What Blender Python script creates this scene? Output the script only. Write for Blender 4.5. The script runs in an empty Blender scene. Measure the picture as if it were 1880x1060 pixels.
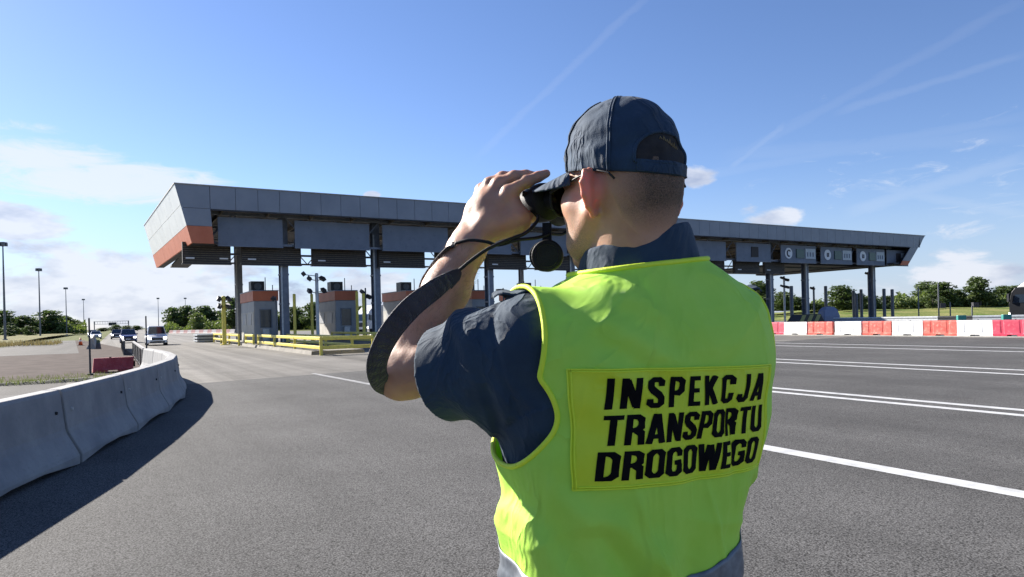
import bpy, bmesh, math, random
import numpy as np
from mathutils import Vector, Matrix
from mathutils.bvhtree import BVHTree
random.seed(7); rng = np.random.default_rng(7)
S = bpy.context.scene
COL = S.collection

# ------------------------------------------------------------------ camera
F = 1255.0; ROLL = math.radians(1.45); CAMH = 1.5
CR, SR = math.cos(ROLL), math.sin(ROLL)
cam_d = bpy.data.cameras.new('camera'); cam = bpy.data.objects.new('camera', cam_d); COL.objects.link(cam)
cam_d.sensor_width = 36; cam_d.lens = 36 * F / 1880
cam_d.shift_y = 56 / 1880.0
cam_d.clip_start = 0.05; cam_d.clip_end = 8000
cam.matrix_world = Matrix(((CR, SR, 0, 0), (0, 0, -1, 0), (-SR, CR, 0, CAMH), (0, 0, 0, 1)))
S.camera = cam

def W(px, py, D):                       # world point seen at a place of the photograph, D metres ahead
    a = (px - 940) / F; b = -(py - 586) / F
    return Vector((D * (a * CR + b * SR), D, CAMH + D * (-a * SR + b * CR)))
def DIR(px, py):
    return W(px, py, 1.0) - Vector((0, 0, CAMH))
PH = math.atan(730 / F); CP, SP = math.cos(PH), math.sin(PH)
def P(s, t, z=0.0):                     # road frame: s across the lanes, t along the road
    return Vector((s * CP - t * SP, s * SP + t * CP, z))
def s_at(px, t, py=586):                # s of the point on the line t=const seen in image column px
    d = DIR(px, py); a = d.x / d.y
    return t * (SP + a * CP) / (CP - a * SP)

# ------------------------------------------------------------------ light
AZ, EL = 54.0, 29.0                     # sun: degrees left of straight ahead, elevation
sun_dir = Vector((-math.sin(math.radians(AZ)) * math.cos(math.radians(EL)),
                  math.cos(math.radians(AZ)) * math.cos(math.radians(EL)), math.sin(math.radians(EL))))
sl = bpy.data.lights.new('sun', 'SUN'); sl.energy = 5.0; sl.angle = math.radians(0.53); sl.color = (1.0, 0.94, 0.86)
so = bpy.data.objects.new('sun', sl); COL.objects.link(so)
so.rotation_euler = sun_dir.to_track_quat('Z', 'Y').to_euler()
S.view_settings.view_transform = 'Standard'; S.view_settings.look = 'None'
S.view_settings.exposure = 1.4; S.view_settings.gamma = 1.0
S.cycles.max_bounces = 8; S.cycles.transparent_max_bounces = 8

world = bpy.data.worlds.new('World'); S.world = world; world.use_nodes = True
nt = world.node_tree; nt.nodes.clear()
def nn(t, kind, **kw):
    n = t.nodes.new(kind)
    for k, v in kw.items():
        if k.startswith('i_'):
            key = k[2:]; key = int(key) if key.isdigit() else key
            n.inputs[key].default_value = v
        else: setattr(n, k, v)
    return n
def mth(t, op, a, b=None, clamp=False):
    n = t.nodes.new('ShaderNodeMath'); n.operation = op; n.use_clamp = clamp
    for i, v in ((0, a), (1, b)):
        if v is None: continue
        if isinstance(v, (int, float)): n.inputs[i].default_value = v
        else: t.links.new(v, n.inputs[i])
    return n.outputs[0]
sky = nn(nt, 'ShaderNodeTexSky', sky_type='NISHITA', sun_disc=False)
sky.sun_elevation = math.radians(EL); sky.sun_rotation = math.radians(-AZ)
sky.altitude = 100; sky.air_density = 1.0; sky.dust_density = 0.15; sky.ozone_density = 2.2
tc = nn(nt, 'ShaderNodeTexCoord'); Lk = nt.links.new
sep = nn(nt, 'ShaderNodeSeparateXYZ'); Lk(tc.outputs['Generated'], sep.inputs[0])
# stretched direction so that clouds lie flat
mp = nn(nt, 'ShaderNodeMapping'); mp.inputs['Scale'].default_value = (1, 1, 2.6); Lk(tc.outputs['Generated'], mp.inputs[0])
n1 = nn(nt, 'ShaderNodeTexNoise', i_Scale=9.0, i_Detail=9.0, i_Roughness=0.62, i_Distortion=0.3); Lk(mp.outputs[0], n1.inputs['Vector'])
def blob(px, py, rx, ry, amp):
    c = DIR(px, py).normalized(); right = Vector((0, 0, 1)).cross(c); right = -right.normalized(); up = c.cross(right) * -1; up = right.cross(c)
    d1 = nn(nt, 'ShaderNodeVectorMath', operation='DOT_PRODUCT'); d1.inputs[1].default_value = right / (rx / F); Lk(tc.outputs['Generated'], d1.inputs[0])
    d2 = nn(nt, 'ShaderNodeVectorMath', operation='DOT_PRODUCT'); d2.inputs[1].default_value = up / (ry / F); Lk(tc.outputs['Generated'], d2.inputs[0])
    d3 = nn(nt, 'ShaderNodeVectorMath', operation='DOT_PRODUCT'); d3.inputs[1].default_value = c; Lk(tc.outputs['Generated'], d3.inputs[0])
    q = mth(nt, 'ADD', mth(nt, 'MULTIPLY', d1.outputs['Value'], d1.outputs['Value']), mth(nt, 'MULTIPLY', d2.outputs['Value'], d2.outputs['Value']))
    e = mth(nt, 'SUBTRACT', 1.0, q, clamp=True)
    e = mth(nt, 'MULTIPLY', e, mth(nt, 'GREATER_THAN', d3.outputs['Value'], 0.3))
    return mth(nt, 'MULTIPLY', e, amp)
blobs = [(60, 510, 380, 75, .44), (230, 530, 380, 85, .50), (420, 560, 340, 80, .46), (640, 555, 320, 70, .42), (25, 402, 105, 40, .56),
         (640, 520, 160, 50, .42), (1282, 328, 52, 30, .40), (1542, 340, 46, 26, .40), (1430, 402, 80, 28, .46), (1374, 385, 30, 20, .35),
         (1780, 422, 90, 28, .40), (1757, 466, 70, 26, .36), (1860, 350, 50, 20, .2), (1740, 505, 130, 36, .42), (1520, 545, 260, 50, .36),
         (685, 358, 22, 10, .42), (1110, 560, 300, 60, .35)]
acc = None
for bb in blobs:
    o_ = blob(*bb); acc = o_ if acc is None else mth(nt, 'MAXIMUM', acc, o_)
dens = mth(nt, 'ADD', acc, mth(nt, 'SUBTRACT', n1.outputs[0], 0.72))
cum = nn(nt, 'ShaderNodeMapRange', interpolation_type='SMOOTHSTEP', i_1=0.03, i_2=0.20); Lk(dens, cum.inputs[0])
# thin high cloud: stretched wisps
mp2 = nn(nt, 'ShaderNodeMapping'); mp2.inputs['Scale'].default_value = (2.2, 2.2, 9); mp2.inputs['Rotation'].default_value = (0.16, 0.12, 0.0); Lk(tc.outputs['Generated'], mp2.inputs[0])
n2 = nn(nt, 'ShaderNodeTexNoise', i_Scale=7.0, i_Detail=8.0, i_Roughness=0.68, i_Distortion=0.8); Lk(mp2.outputs[0], n2.inputs['Vector'])
acc2 = None
for bb in [(60, 290, 200, 40, .62), (220, 335, 210, 46, .70), (60, 330, 160, 30, .40), (20, 230, 90, 14, .30), (1800, 300, 420, 120, .20), (1400, 240, 300, 90, .10), (1850, 370, 200, 40, .22)]:
    o_ = blob(*bb); acc2 = o_ if acc2 is None else mth(nt, 'MAXIMUM', acc2, o_)
d2_ = mth(nt, 'ADD', acc2, mth(nt, 'SUBTRACT', n2.outputs[0], 0.70))
cir = nn(nt, 'ShaderNodeMapRange', interpolation_type='SMOOTHSTEP', i_1=0.0, i_2=0.42, i_4=0.80); Lk(d2_, cir.inputs[0])
# old vapour trails: soft great-circle bands
def trail(pa, pb, wpx, amp):
    a, b = DIR(*pa).normalized(), DIR(*pb).normalized(); n = a.cross(b).normalized(); m = (a + b).normalized(); half = math.acos(max(-1, min(1, a.dot(b)))) / 2
    d = nn(nt, 'ShaderNodeVectorMath', operation='DOT_PRODUCT'); d.inputs[1].default_value = n * F / wpx; Lk(tc.outputs['Generated'], d.inputs[0])
    wob = mth(nt, 'MULTIPLY', mth(nt, 'SUBTRACT', n2.outputs[0], .5), 2.0)
    q = mth(nt, 'ADD', d.outputs['Value'], wob); q = mth(nt, 'MULTIPLY', q, q)
    e = mth(nt, 'SUBTRACT', 1.0, q, clamp=True)
    dm = nn(nt, 'ShaderNodeVectorMath', operation='DOT_PRODUCT'); dm.inputs[1].default_value = m; Lk(tc.outputs['Generated'], dm.inputs[0])
    g = nn(nt, 'ShaderNodeMapRange', interpolation_type='SMOOTHSTEP', i_1=math.cos(half * 1.15), i_2=math.cos(half * .75)); Lk(dm.outputs['Value'], g.inputs[0])
    return mth(nt, 'MULTIPLY', mth(nt, 'MULTIPLY', e, g.outputs[0]), amp)
tr = None
for a in [((1190, -10), (880, 285), 8, .055), ((1880, 215), (1250, 330), 9, .05), ((1880, 100), (1540, 205), 7, .06), ((1880, 290), (1560, 390), 12, .11), ((1880, 250), (1340, 285), 14, .05), ((1440, 230), (1340, 310), 6, .09), ((1620, 345), (1880, 395), 9, .09), ((1880, 0), (1330, 300), 9, .04)]:
    o_ = trail(*a); tr = o_ if tr is None else mth(nt, 'MAXIMUM', tr, o_)
veil = nn(nt, 'ShaderNodeMapRange', interpolation_type='SMOOTHSTEP', i_1=0.20, i_2=0.0, i_3=0.0, i_4=0.62); Lk(sep.outputs[2], veil.inputs[0])
thin = veil.outputs[0]
tint = nn(nt, 'ShaderNodeVectorMath', operation='MULTIPLY'); Lk(sky.outputs[0], tint.inputs[0]); tint.inputs[1].default_value = (.92, .955, 1.17)
hs = nn(nt, 'ShaderNodeHueSaturation', i_Saturation=1.03, i_Value=1.0); Lk(tint.outputs[0], hs.inputs['Color'])
mx1 = nn(nt, 'ShaderNodeMix', data_type='RGBA'); Lk(thin, mx1.inputs[0]); Lk(hs.outputs[0], mx1.inputs[6]); mx1.inputs[7].default_value = (3.5, 4.4, 6.1, 1)
# cumulus: bright tops, blue grey bellies where dense
n3 = nn(nt, 'ShaderNodeTexNoise', i_Scale=6.0, i_Detail=5.0, i_Roughness=0.6); Lk(mp.outputs[0], n3.inputs['Vector'])
bel = nn(nt, 'ShaderNodeMapRange', i_1=0.46, i_2=0.66); Lk(n3.outputs[0], bel.inputs[0])
cc = nn(nt, 'ShaderNodeMix', data_type='RGBA'); Lk(bel.outputs[0], cc.inputs[0]); cc.inputs[6].default_value = (6.2, 6.4, 7.0, 1); cc.inputs[7].default_value = (2.9, 3.4, 4.7, 1)
mxc = nn(nt, 'ShaderNodeMix', data_type='RGBA'); Lk(mth(nt, 'MAXIMUM', cir.outputs[0], tr), mxc.inputs[0]); Lk(mx1.outputs[2], mxc.inputs[6]); mxc.inputs[7].default_value = (6.3, 6.6, 7.2, 1)
mx2 = nn(nt, 'ShaderNodeMix', data_type='RGBA'); Lk(mth(nt, 'MULTIPLY', cum.outputs[0], .85), mx2.inputs[0]); Lk(mxc.outputs[2], mx2.inputs[6]); Lk(cc.outputs[2], mx2.inputs[7])
bg = nn(nt, 'ShaderNodeBackground', i_Strength=0.053); Lk(mx2.outputs[2], bg.inputs[0])
wo = nn(nt, 'ShaderNodeOutputWorld'); Lk(bg.outputs[0], wo.inputs[0])

# ------------------------------------------------------------------ materials
MATS = {}
def mat(name, c1, c2=None, scale=5.0, rough=0.6, bump=0.0, bscale=None, metal=0.0, detail=6, lo=.35, hi=.65, emit=None, coat=0, spec=None, trans=None, sheen=0, stretch=None, speck=None):
    if name in MATS: return MATS[name]
    m = bpy.data.materials.new(name); m.use_nodes = True; t = m.node_tree; b = t.nodes['Principled BSDF']
    c1 = tuple(c1) + (1,); c2 = c1 if c2 is None else tuple(c2) + (1,)
    tcn = t.nodes.new('ShaderNodeTexCoord'); vec = tcn.outputs['Object']
    if stretch:
        mm = t.nodes.new('ShaderNodeMapping'); mm.inputs['Scale'].default_value = stretch; t.links.new(vec, mm.inputs[0]); vec = mm.outputs[0]
    n = nn(t, 'ShaderNodeTexNoise', i_Scale=scale, i_Detail=float(detail), i_Roughness=0.6); t.links.new(vec, n.inputs['Vector'])
    r = nn(t, 'ShaderNodeMapRange', i_1=lo, i_2=hi); t.links.new(n.outputs[0], r.inputs[0])
    mx = nn(t, 'ShaderNodeMix', data_type='RGBA'); t.links.new(r.outputs[0], mx.inputs[0]); mx.inputs[6].default_value = c1; mx.inputs[7].default_value = c2
    out = mx.outputs[2]
    if speck:                                  # (scale, dark colour, amount)
        n_ = nn(t, 'ShaderNodeTexNoise', i_Scale=speck[0], i_Detail=3.0, i_Roughness=0.7); t.links.new(vec, n_.inputs['Vector'])
        r_ = nn(t, 'ShaderNodeMapRange', i_1=.56, i_2=.70, i_4=speck[2]); t.links.new(n_.outputs[0], r_.inputs[0])
        m_ = nn(t, 'ShaderNodeMix', data_type='RGBA'); t.links.new(r_.outputs[0], m_.inputs[0]); t.links.new(out, m_.inputs[6]); m_.inputs[7].default_value = tuple(speck[1]) + (1,)
        out = m_.outputs[2]
    t.links.new(out, b.inputs['Base Color'])
    b.inputs['Roughness'].default_value = rough; b.inputs['Metallic'].default_value = metal
    if coat: b.inputs['Coat Weight'].default_value = coat; b.inputs['Coat Roughness'].default_value = .08
    if spec is not None: b.inputs['Specular IOR Level'].default_value = spec
    if sheen: b.inputs['Sheen Weight'].default_value = sheen
    if emit: b.inputs['Emission Color'].default_value = tuple(emit[:3]) + (1,); b.inputs['Emission Strength'].default_value = emit[3]
    if bump:
        nb = nn(t, 'ShaderNodeTexNoise', i_Scale=bscale or scale * 4, i_Detail=5.0); t.links.new(vec, nb.inputs['Vector'])
        bn = nn(t, 'ShaderNodeBump', i_Strength=1.0, i_Distance=bump); t.links.new(nb.outputs[0], bn.inputs['Height']); t.links.new(bn.outputs[0], b.inputs['Normal'])
    if trans:                                   # thin cloth or leaf lets light through
        tr_ = nn(t, 'ShaderNodeBsdfTranslucent'); tr_.inputs[0].default_value = tuple(trans[:3]) + (1,)
        ms = nn(t, 'ShaderNodeMixShader', i_0=trans[3]); t.links.new(b.outputs[0], ms.inputs[1]); t.links.new(tr_.outputs[0], ms.inputs[2])
        t.links.new(ms.outputs[0], t.nodes['Material Output'].inputs[0])
    MATS[name] = m; return m

def asphalt(name, base, light, streak=0.0, gs=210.0):
    m = bpy.data.materials.new(name); m.use_nodes = True; t = m.node_tree; b = t.nodes['Principled BSDF']
    tcn = t.nodes.new('ShaderNodeTexCoord'); vec = tcn.outputs['Object']
    g = nn(t, 'ShaderNodeTexNoise', i_Scale=gs, i_Detail=2.0, i_Roughness=.7); t.links.new(vec, g.inputs['Vector'])
    v = nn(t, 'ShaderNodeTexVoronoi', i_Scale=gs * .62); t.links.new(vec, v.inputs['Vector'])
    gg = mth(t, 'ADD', mth(t, 'MULTIPLY', g.outputs[0], .9), mth(t, 'MULTIPLY', v.outputs['Distance'], -.35))
    r = nn(t, 'ShaderNodeMapRange', i_1=.12, i_2=.52); t.links.new(gg, r.inputs[0])
    mx = nn(t, 'ShaderNodeMix', data_type='RGBA'); t.links.new(r.outputs[0], mx.inputs[0]); mx.inputs[6].default_value = tuple(base) + (1,); mx.inputs[7].default_value = tuple(light) + (1,)
    l = nn(t, 'ShaderNodeTexNoise', i_Scale=.45, i_Detail=6.0, i_Roughness=.62); t.links.new(vec, l.inputs['Vector'])
    lr = nn(t, 'ShaderNodeMapRange', i_1=.3, i_2=.7, i_3=.80, i_4=1.16); t.links.new(l.outputs[0], lr.inputs[0])
    # tyre-worn bands along the road (object X is across, Y along)
    mp = t.nodes.new('ShaderNodeMapping'); mp.inputs['Scale'].default_value = (1.0, .012, 1); t.links.new(vec, mp.inputs[0])
    st = nn(t, 'ShaderNodeTexNoise', i_Scale=.75, i_Detail=5.0, i_Roughness=.65); t.links.new(mp.outputs[0], st.inputs['Vector'])
    sr = nn(t, 'ShaderNodeMapRange', i_1=.36, i_2=.64, i_3=1 - streak, i_4=1 + streak * .5); t.links.new(st.outputs[0], sr.inputs[0])
    k = mth(t, 'MULTIPLY', lr.outputs[0], sr.outputs[0])
    vm = nn(t, 'ShaderNodeVectorMath', operation='SCALE'); t.links.new(mx.outputs[2], vm.inputs[0]); t.links.new(k, vm.inputs['Scale'])
    t.links.new(vm.outputs[0], b.inputs['Base Color']); b.inputs['Roughness'].default_value = .85
    b.inputs['Specular IOR Level'].default_value = .12
    bn = nn(t, 'ShaderNodeBump', i_Strength=.8, i_Distance=.004); t.links.new(gg, bn.inputs['Height']); t.links.new(bn.outputs[0], b.inputs['Normal'])
    MATS[name] = m; return m

# ------------------------------------------------------------------ object helpers
def tag(o, label=None, cat=None, group=None, kind=None):
    if label: o['label'] = label
    if cat: o['category'] = cat
    if group: o['group'] = group
    if kind: o['kind'] = kind
    return o
def empty(name, loc=(0, 0, 0), rz=0.0, label=None, cat=None, group=None):
    o = bpy.data.objects.new(name, None); COL.objects.link(o); o.location = loc; o.rotation_euler = (0, 0, rz); o.empty_display_size = .2
    return tag(o, label, cat, group)
def mesh_obj(name, verts, faces, material, parent=None, smooth=False, loc=None, rz=0.0):
    me = bpy.data.meshes.new(name); me.from_pydata([tuple(v) for v in verts], [], [tuple(f) for f in faces]); me.update()
    if smooth: me.polygons.foreach_set('use_smooth', [True] * len(me.polygons))
    if material: me.materials.append(material)
    o = bpy.data.objects.new(name, me); COL.objects.link(o)
    if parent: o.parent = parent
    if loc is not None: o.location = loc
    o.rotation_euler = (0, 0, rz)
    return o
class MB:
    def __init__(s): s.v = []; s.f = []
    def add(s, vs, fs):
        n = len(s.v); s.v += [tuple(v) for v in vs]; s.f += [tuple(i + n for i in f) for f in fs]; return s
    def box(s, x0, x1, y0, y1, z0, z1, M=None):
        vs = [Vector((x, y, z)) for z in (z0, z1) for y in (y0, y1) for x in (x0, x1)]
        if M is not None: vs = [M @ v for v in vs]
        return s.add(vs, [(0, 2, 3, 1), (4, 5, 7, 6), (0, 1, 5, 4), (2, 6, 7, 3), (1, 3, 7, 5), (0, 4, 6, 2)])
    def hexa(s, b, t):                      # bottom ring and top ring, same count
        n = len(b); return s.add(list(b) + list(t), [tuple(range(n))[::-1], tuple(range(n, 2 * n))] + [(i, (i + 1) % n, n + (i + 1) % n, n + i) for i in range(n)])
    def tube(s, path, r, n=8, caps=True):
        path = [Vector(p) for p in path]; rr = r if isinstance(r, (list, tuple)) else [r] * len(path)
        rings = []; up = None
        for i, p in enumerate(path):
            d = (path[min(i + 1, len(path) - 1)] - path[max(i - 1, 0)]).normalized()
            if up is None: up = Vector((0, 0, 1)) if abs(d.z) < .9 else Vector((1, 0, 0))
            a = d.cross(up); a = a.normalized() if a.length > 1e-6 else Vector((1, 0, 0)); b = a.cross(d).normalized(); up = b
            rings.append([p + (a * math.cos(2 * math.pi * k / n) + b * math.sin(2 * math.pi * k / n)) * rr[i] for k in range(n)])
        vs = [v for R_ in rings for v in R_]; fs = []
        for i in range(len(path) - 1):
            for k in range(n): fs.append((i * n + k, i * n + (k + 1) % n, (i + 1) * n + (k + 1) % n, (i + 1) * n + k))
        if caps: fs += [tuple(range(n))[::-1], tuple((len(path) - 1) * n + k for k in range(n))]
        return s.add(vs, fs)
    def loft(s, rings, closed=True, caps=True):
        n = len(rings[0]); vs = [v for R_ in rings for v in R_]; fs = []
        for i in range(len(rings) - 1):
            for k in range(n if closed else n - 1): fs.append((i * n + k, i * n + (k + 1) % n, (i + 1) * n + (k + 1) % n, (i + 1) * n + k))
        if caps: fs += [tuple(range(n))[::-1], tuple((len(rings) - 1) * n + k for k in range(n))]
        return s.add(vs, fs)
    def build(s, name, material, parent=None, smooth=False, loc=None, rz=0.0, bevel=0):
        o = mesh_obj(name, s.v, s.f, material, parent, smooth, loc, rz)
        if bevel:
            md = o.modifiers.new('b', 'BEVEL'); md.width = bevel; md.segments = 2; md.limit_method = 'ANGLE'
        return o
def copy_tree(o, parent=None):
    c = o.copy(); COL.objects.link(c); c.parent = parent
    for ch in [x for x in COL.objects if x.parent == o]: copy_tree(ch, c)
    return c
def catmull(pts, n=8):
    pts = [Vector(p) for p in pts]; q = [pts[0] * 2 - pts[1]] + pts + [pts[-1] * 2 - pts[-2]]; out = []
    for i in range(1, len(q) - 2):
        for k in range(n):
            u = k / n; a, b, c, d = q[i - 1], q[i], q[i + 1], q[i + 2]
            out.append(.5 * ((2 * b) + (c - a) * u + (2 * a - 5 * b + 4 * c - d) * u * u + (3 * b - a - 3 * c + d) * u ** 3))
    out.append(pts[-1]); return out

#@GROUND
# ------------------------------------------------------------------ ground and road (road frame rotated by PH)
def sheet(name, pts, z, material, th=None):
    return tag(mesh_obj(name, [(p[0], p[1], z) for p in pts], [tuple(range(len(pts)))], material, rz=PH), kind='structure')
M_grass = mat('dry_grass', (.06, .085, .022), (.16, .155, .06), scale=.35, rough=.9, bump=.05, bscale=6, speck=(9, (.05, .08, .02), .7), spec=.05)
gr = mesh_obj('ground', [(-4000, -400, -.004), (4000, -400, -.004), (4000, 6000, -.004), (-4000, 6000, -.004)], [(0, 1, 2, 3)], M_grass); tag(gr, kind='structure')
M_asph = asphalt('asphalt', (.026, .025, .023), (.213, .208, .20), streak=.14, gs=120)
M_asph_far = asphalt('worn_concrete', (.13, .123, .11), (.26, .245, .22), streak=.42, gs=60)
M_asph_old = asphalt('old_asphalt', (.04, .038, .036), (.11, .104, .096), streak=.25, gs=60)
T0 = 20.6
sheet('road', [(-3.6, -30), (60, -30), (60, T0 + 6), (7.5, T0 + .4), (2, T0 - .7), (-3.6, T0 - .7)], .004, M_asph)
sheet('concrete_road', [(-1.5, T0 - 2), (1.5, T0 - 2), (60, T0 + 2), (100, 40), (100, 110), (34, 160), (34, 1500), (-1.5, 1500)], 0.0, M_asph_far)
sheet('toll_lanes_road', [(40, -30), (100, -30), (100, 42), (60, 32), (38.3, 30)], .002, M_asph_far)
sheet('service_road', [(-60, -30), (-1.2, -30), (-1.2, 23.5), (-60, 23.0)], .0005, M_asph_old)
M_red = mat('reddish_paving', (.075, .060, .053), (.115, .094, .083), scale=1.2, rough=1.0, spec=.05, speck=(30, (.05, .042, .035), .6))
sheet('paved_yard', [(-42, 24.3), (1.3, 24.3), (.6, 60), (-4, 118), (-9, 118), (-9.5, 78), (-60, 78), (-60, 24.3)], .0015, M_red)
sheet('side_road', [(-60, 52), (-2, 52), (-5, 118), (-8, 118), (-9.5, 80), (-60, 76)], .005, M_asph_old)
# low mossy kerb between service road and yard
M_kerb = mat('mossy_kerb', (.03, .035, .018), (.09, .085, .055), scale=3, rough=.95, bump=.03, bscale=25)
kb = MB(); pr = [(-60, 23.3), (-20, 23.4), (-4, 23.7), (0.9, 24.3)]
n_ = 90; top = []
for i in range(n_ + 1):
    s_ = -60 + 60.7 * i / n_; h_ = .06 + .05 * random.random(); t_ = 23.3 + max(0, (s_ + 20)) * .02
    top.append([(s_, t_ - .25 - .1 * random.random(), 0.0), (s_, t_ - .1, h_), (s_, t_ + .25, h_), (s_, t_ + .45 + .1 * random.random(), 0.0)])
kb.loft(top, closed=False, caps=False); tag(kb.build('kerb', M_kerb, rz=PH), kind='structure')
# painted lines
M_line = mat('road_paint', (.55, .55, .53), (.36, .36, .35), scale=5, rough=.6, lo=.45, hi=.75, speck=(110, (.16, .155, .15), .9))
def line(s0, s1, t0, t1):
    mb = MB(); n = max(2, int((t1 - t0) / 1.0)); vs = []
    for i in range(n + 1):
        t = t0 + (t1 - t0) * i / n; vs += [(s0, t, .008), (s1, t, .008)]
    mb.add(vs, [(2 * i, 2 * i + 1, 2 * i + 3, 2 * i + 2) for i in range(n)])
    tag(mb.build('road_marking', M_line, rz=PH), kind='structure')
for a in [(6.08, 6.32, -10, 14), (10.60, 10.80, -10, 25), (11.14, 11.34, -10, 25), (17.0, 17.22, -10, 24), (18.15, 18.38, -10, 24.5), (25.5, 25.75, -10, 27), (27.75, 28.0, -10, 28)]: line(*a)
mb = MB(); mb.add([(5.36, 12.5, .009), (5.54, 12.5, .009), (5.24, 20.9, .009), (5.08, 20.9, .009)], [(0, 1, 2, 3)]); tag(mb.build('road_marking', mat('worn_road_paint', (.34, .34, .33), (.16, .16, .155), scale=4, rough=.7, speck=(90, (.12, .115, .11), .9)), rz=PH), kind='structure')
# pale kerb strip under the plastic barriers
M_pale = mat('pale_concrete', (.30, .29, .265), (.40, .385, .35), scale=4, rough=.8, bump=.004)
mb = MB(); mb.box(37.15, 38.1, -5, 34, 0, .05); tag(mb.build('kerb', M_pale, rz=PH), kind='structure')
# rising meadow on the right and the verge on the left
def bank(name, px0, px1, d0, d1, z1, material):
    vs = []; N, K = 40, 8
    for j in range(K + 1):
        u = j / K; D = d0 + (d1 - d0) * u
        for i in range(N + 1):
            px = px0 + (px1 - px0) * i / N; a = (px - 940) / F
            z = z1 * (u ** .8) * min(1, 6 * (i / N)) + (.12 * math.sin(i * 1.3 + j) if 0 < j else -.3)
            vs.append((a * D, D, z))
    fs = [(j * (N + 1) + i, j * (N + 1) + i + 1, (j + 1) * (N + 1) + i + 1, (j + 1) * (N + 1) + i) for j in range(K) for i in range(N)]
    return tag(mesh_obj(name, vs, fs, material, smooth=True), kind='structure')
M_meadow = mat('meadow_grass', (.09, .14, .03), (.27, .25, .10), scale=.12, rough=.9, bump=.15, bscale=2.5, speck=(1.4, (.06, .11, .02), .8), spec=.05)
bank('grass_bank', 1330, 2600, 118, 210, 3.1, M_meadow)
M_verge = mat('verge_grass', (.10, .105, .035), (.22, .19, .09), scale=.2, rough=.9, bump=.1, bscale=3, speck=(2.0, (.06, .09, .02), .8), spec=.05)
mb = MB(); pts = []
for i in range(41):
    s_ = -120 + i * 2.75; pts.append([(s_, 80 + .33 * (s_ + 10) * 0 + 2 * math.sin(i), -.05), (s_, 88, .12 + .03 * math.sin(i * 2.1)), (s_, 130, .5 + .1 * math.sin(i * 1.7)), (s_, 230, .6)])
mb.loft(pts, closed=False, caps=False); tag(mb.build('grass_verge', M_verge, rz=PH, smooth=True), kind='structure')
# standing grass on the verges and in the meadow
def grass_patch(name, pts_fn, count, h, material, loc=None, rz=0.0):
    vs = []; fs = []
    for i in range(count):
        x, y, z = pts_fn(); a = random.random() * 6.28; hh = h * (.5 + random.random()); w = h * .12; dx, dy = math.cos(a) * w, math.sin(a) * w
        lx, ly = random.uniform(-.3, .3) * hh, random.uniform(-.3, .3) * hh; k = len(vs)
        vs += [(x - dx, y - dy, z - .02), (x + dx, y + dy, z - .02), (x + lx, y + ly, z + hh)]; fs.append((k, k + 1, k + 2))
    return tag(mesh_obj(name, vs, fs, material, rz=rz), kind='stuff')
M_blade = mat('grass_blades', (.06, .085, .02), (.17, .16, .07), scale=.5, rough=.8, trans=(.2, .25, .06, .25))
def kp():
    s_ = random.uniform(-40, .9); return (s_, 23.3 + max(0, s_ + 20) * .02 + random.gauss(0, .22), .05)
tag(grass_patch('kerb_weeds', kp, 5000, .10, M_blade, rz=PH), 'strip of low dark weeds growing along the mossy kerb', 'weeds')
def vp_():
    return (random.uniform(-70, -5), random.uniform(81, 92), .1)
tag(grass_patch('verge_tufts', vp_, 9000, .4, mat('straw_blades', (.20, .17, .08), (.36, .29, .15), scale=.5, rough=.9, trans=(.3, .25, .1, .2)), rz=PH), 'dry straw coloured grass along the far side of the left yard', 'grass')
def yp():
    s_ = random.uniform(-14, .8); return (s_, random.uniform(24.2, 27.5) , 0)
tag(grass_patch('yard_weeds', yp, 2200, .09, M_blade, rz=PH), 'thin dry weeds in the paving joints beside the red barrier', 'weeds')
#@BARRIERS
# ------------------------------------------------------------------ concrete barriers on the left
M_conc = mat('barrier_concrete', (.20, .20, .205), (.29, .285, .275), scale=2.2, rough=.85, bump=.003, bscale=40, speck=(26, (.20, .20, .19), .55))
M_dark = mat('dark_gap', (.02, .02, .02), rough=.9)
M_lift = mat('lifting_anchor', (.55, .55, .53), (.4, .4, .38), scale=30, rough=.5)
base_edge = catmull([(-4.8, -2.6, 0), (-3.0, 2.0, 0), (-1.75, 5.2, 0), (-.90, 7.43, 0), (-.2, 9.6, 0), (.58, 12.66, 0), (1.2, 15.6, 0), (1.48, 18.3, 0), (1.50, 20.6, 0), (1.42, 22.6, 0), (1.28, 24.6, 0), (1.18, 25.6, 0)], 24)
centre = []
for i, p in enumerate(base_edge):
    d = (base_edge[min(i + 1, len(base_edge) - 1)] - base_edge[max(0, i - 1)]).normalized(); centre.append(p + Vector((-d.y, d.x, 0)) * .29)
arc = [0.0]
for i in range(1, len(centre)): arc.append(arc[-1] + (centre[i] - centre[i - 1]).length)
def along(a):
    for i in range(1, len(arc)):
        if arc[i] >= a: u = (a - arc[i - 1]) / (arc[i] - arc[i - 1]); return centre[i - 1].lerp(centre[i], u)
    return centre[-1]
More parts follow.
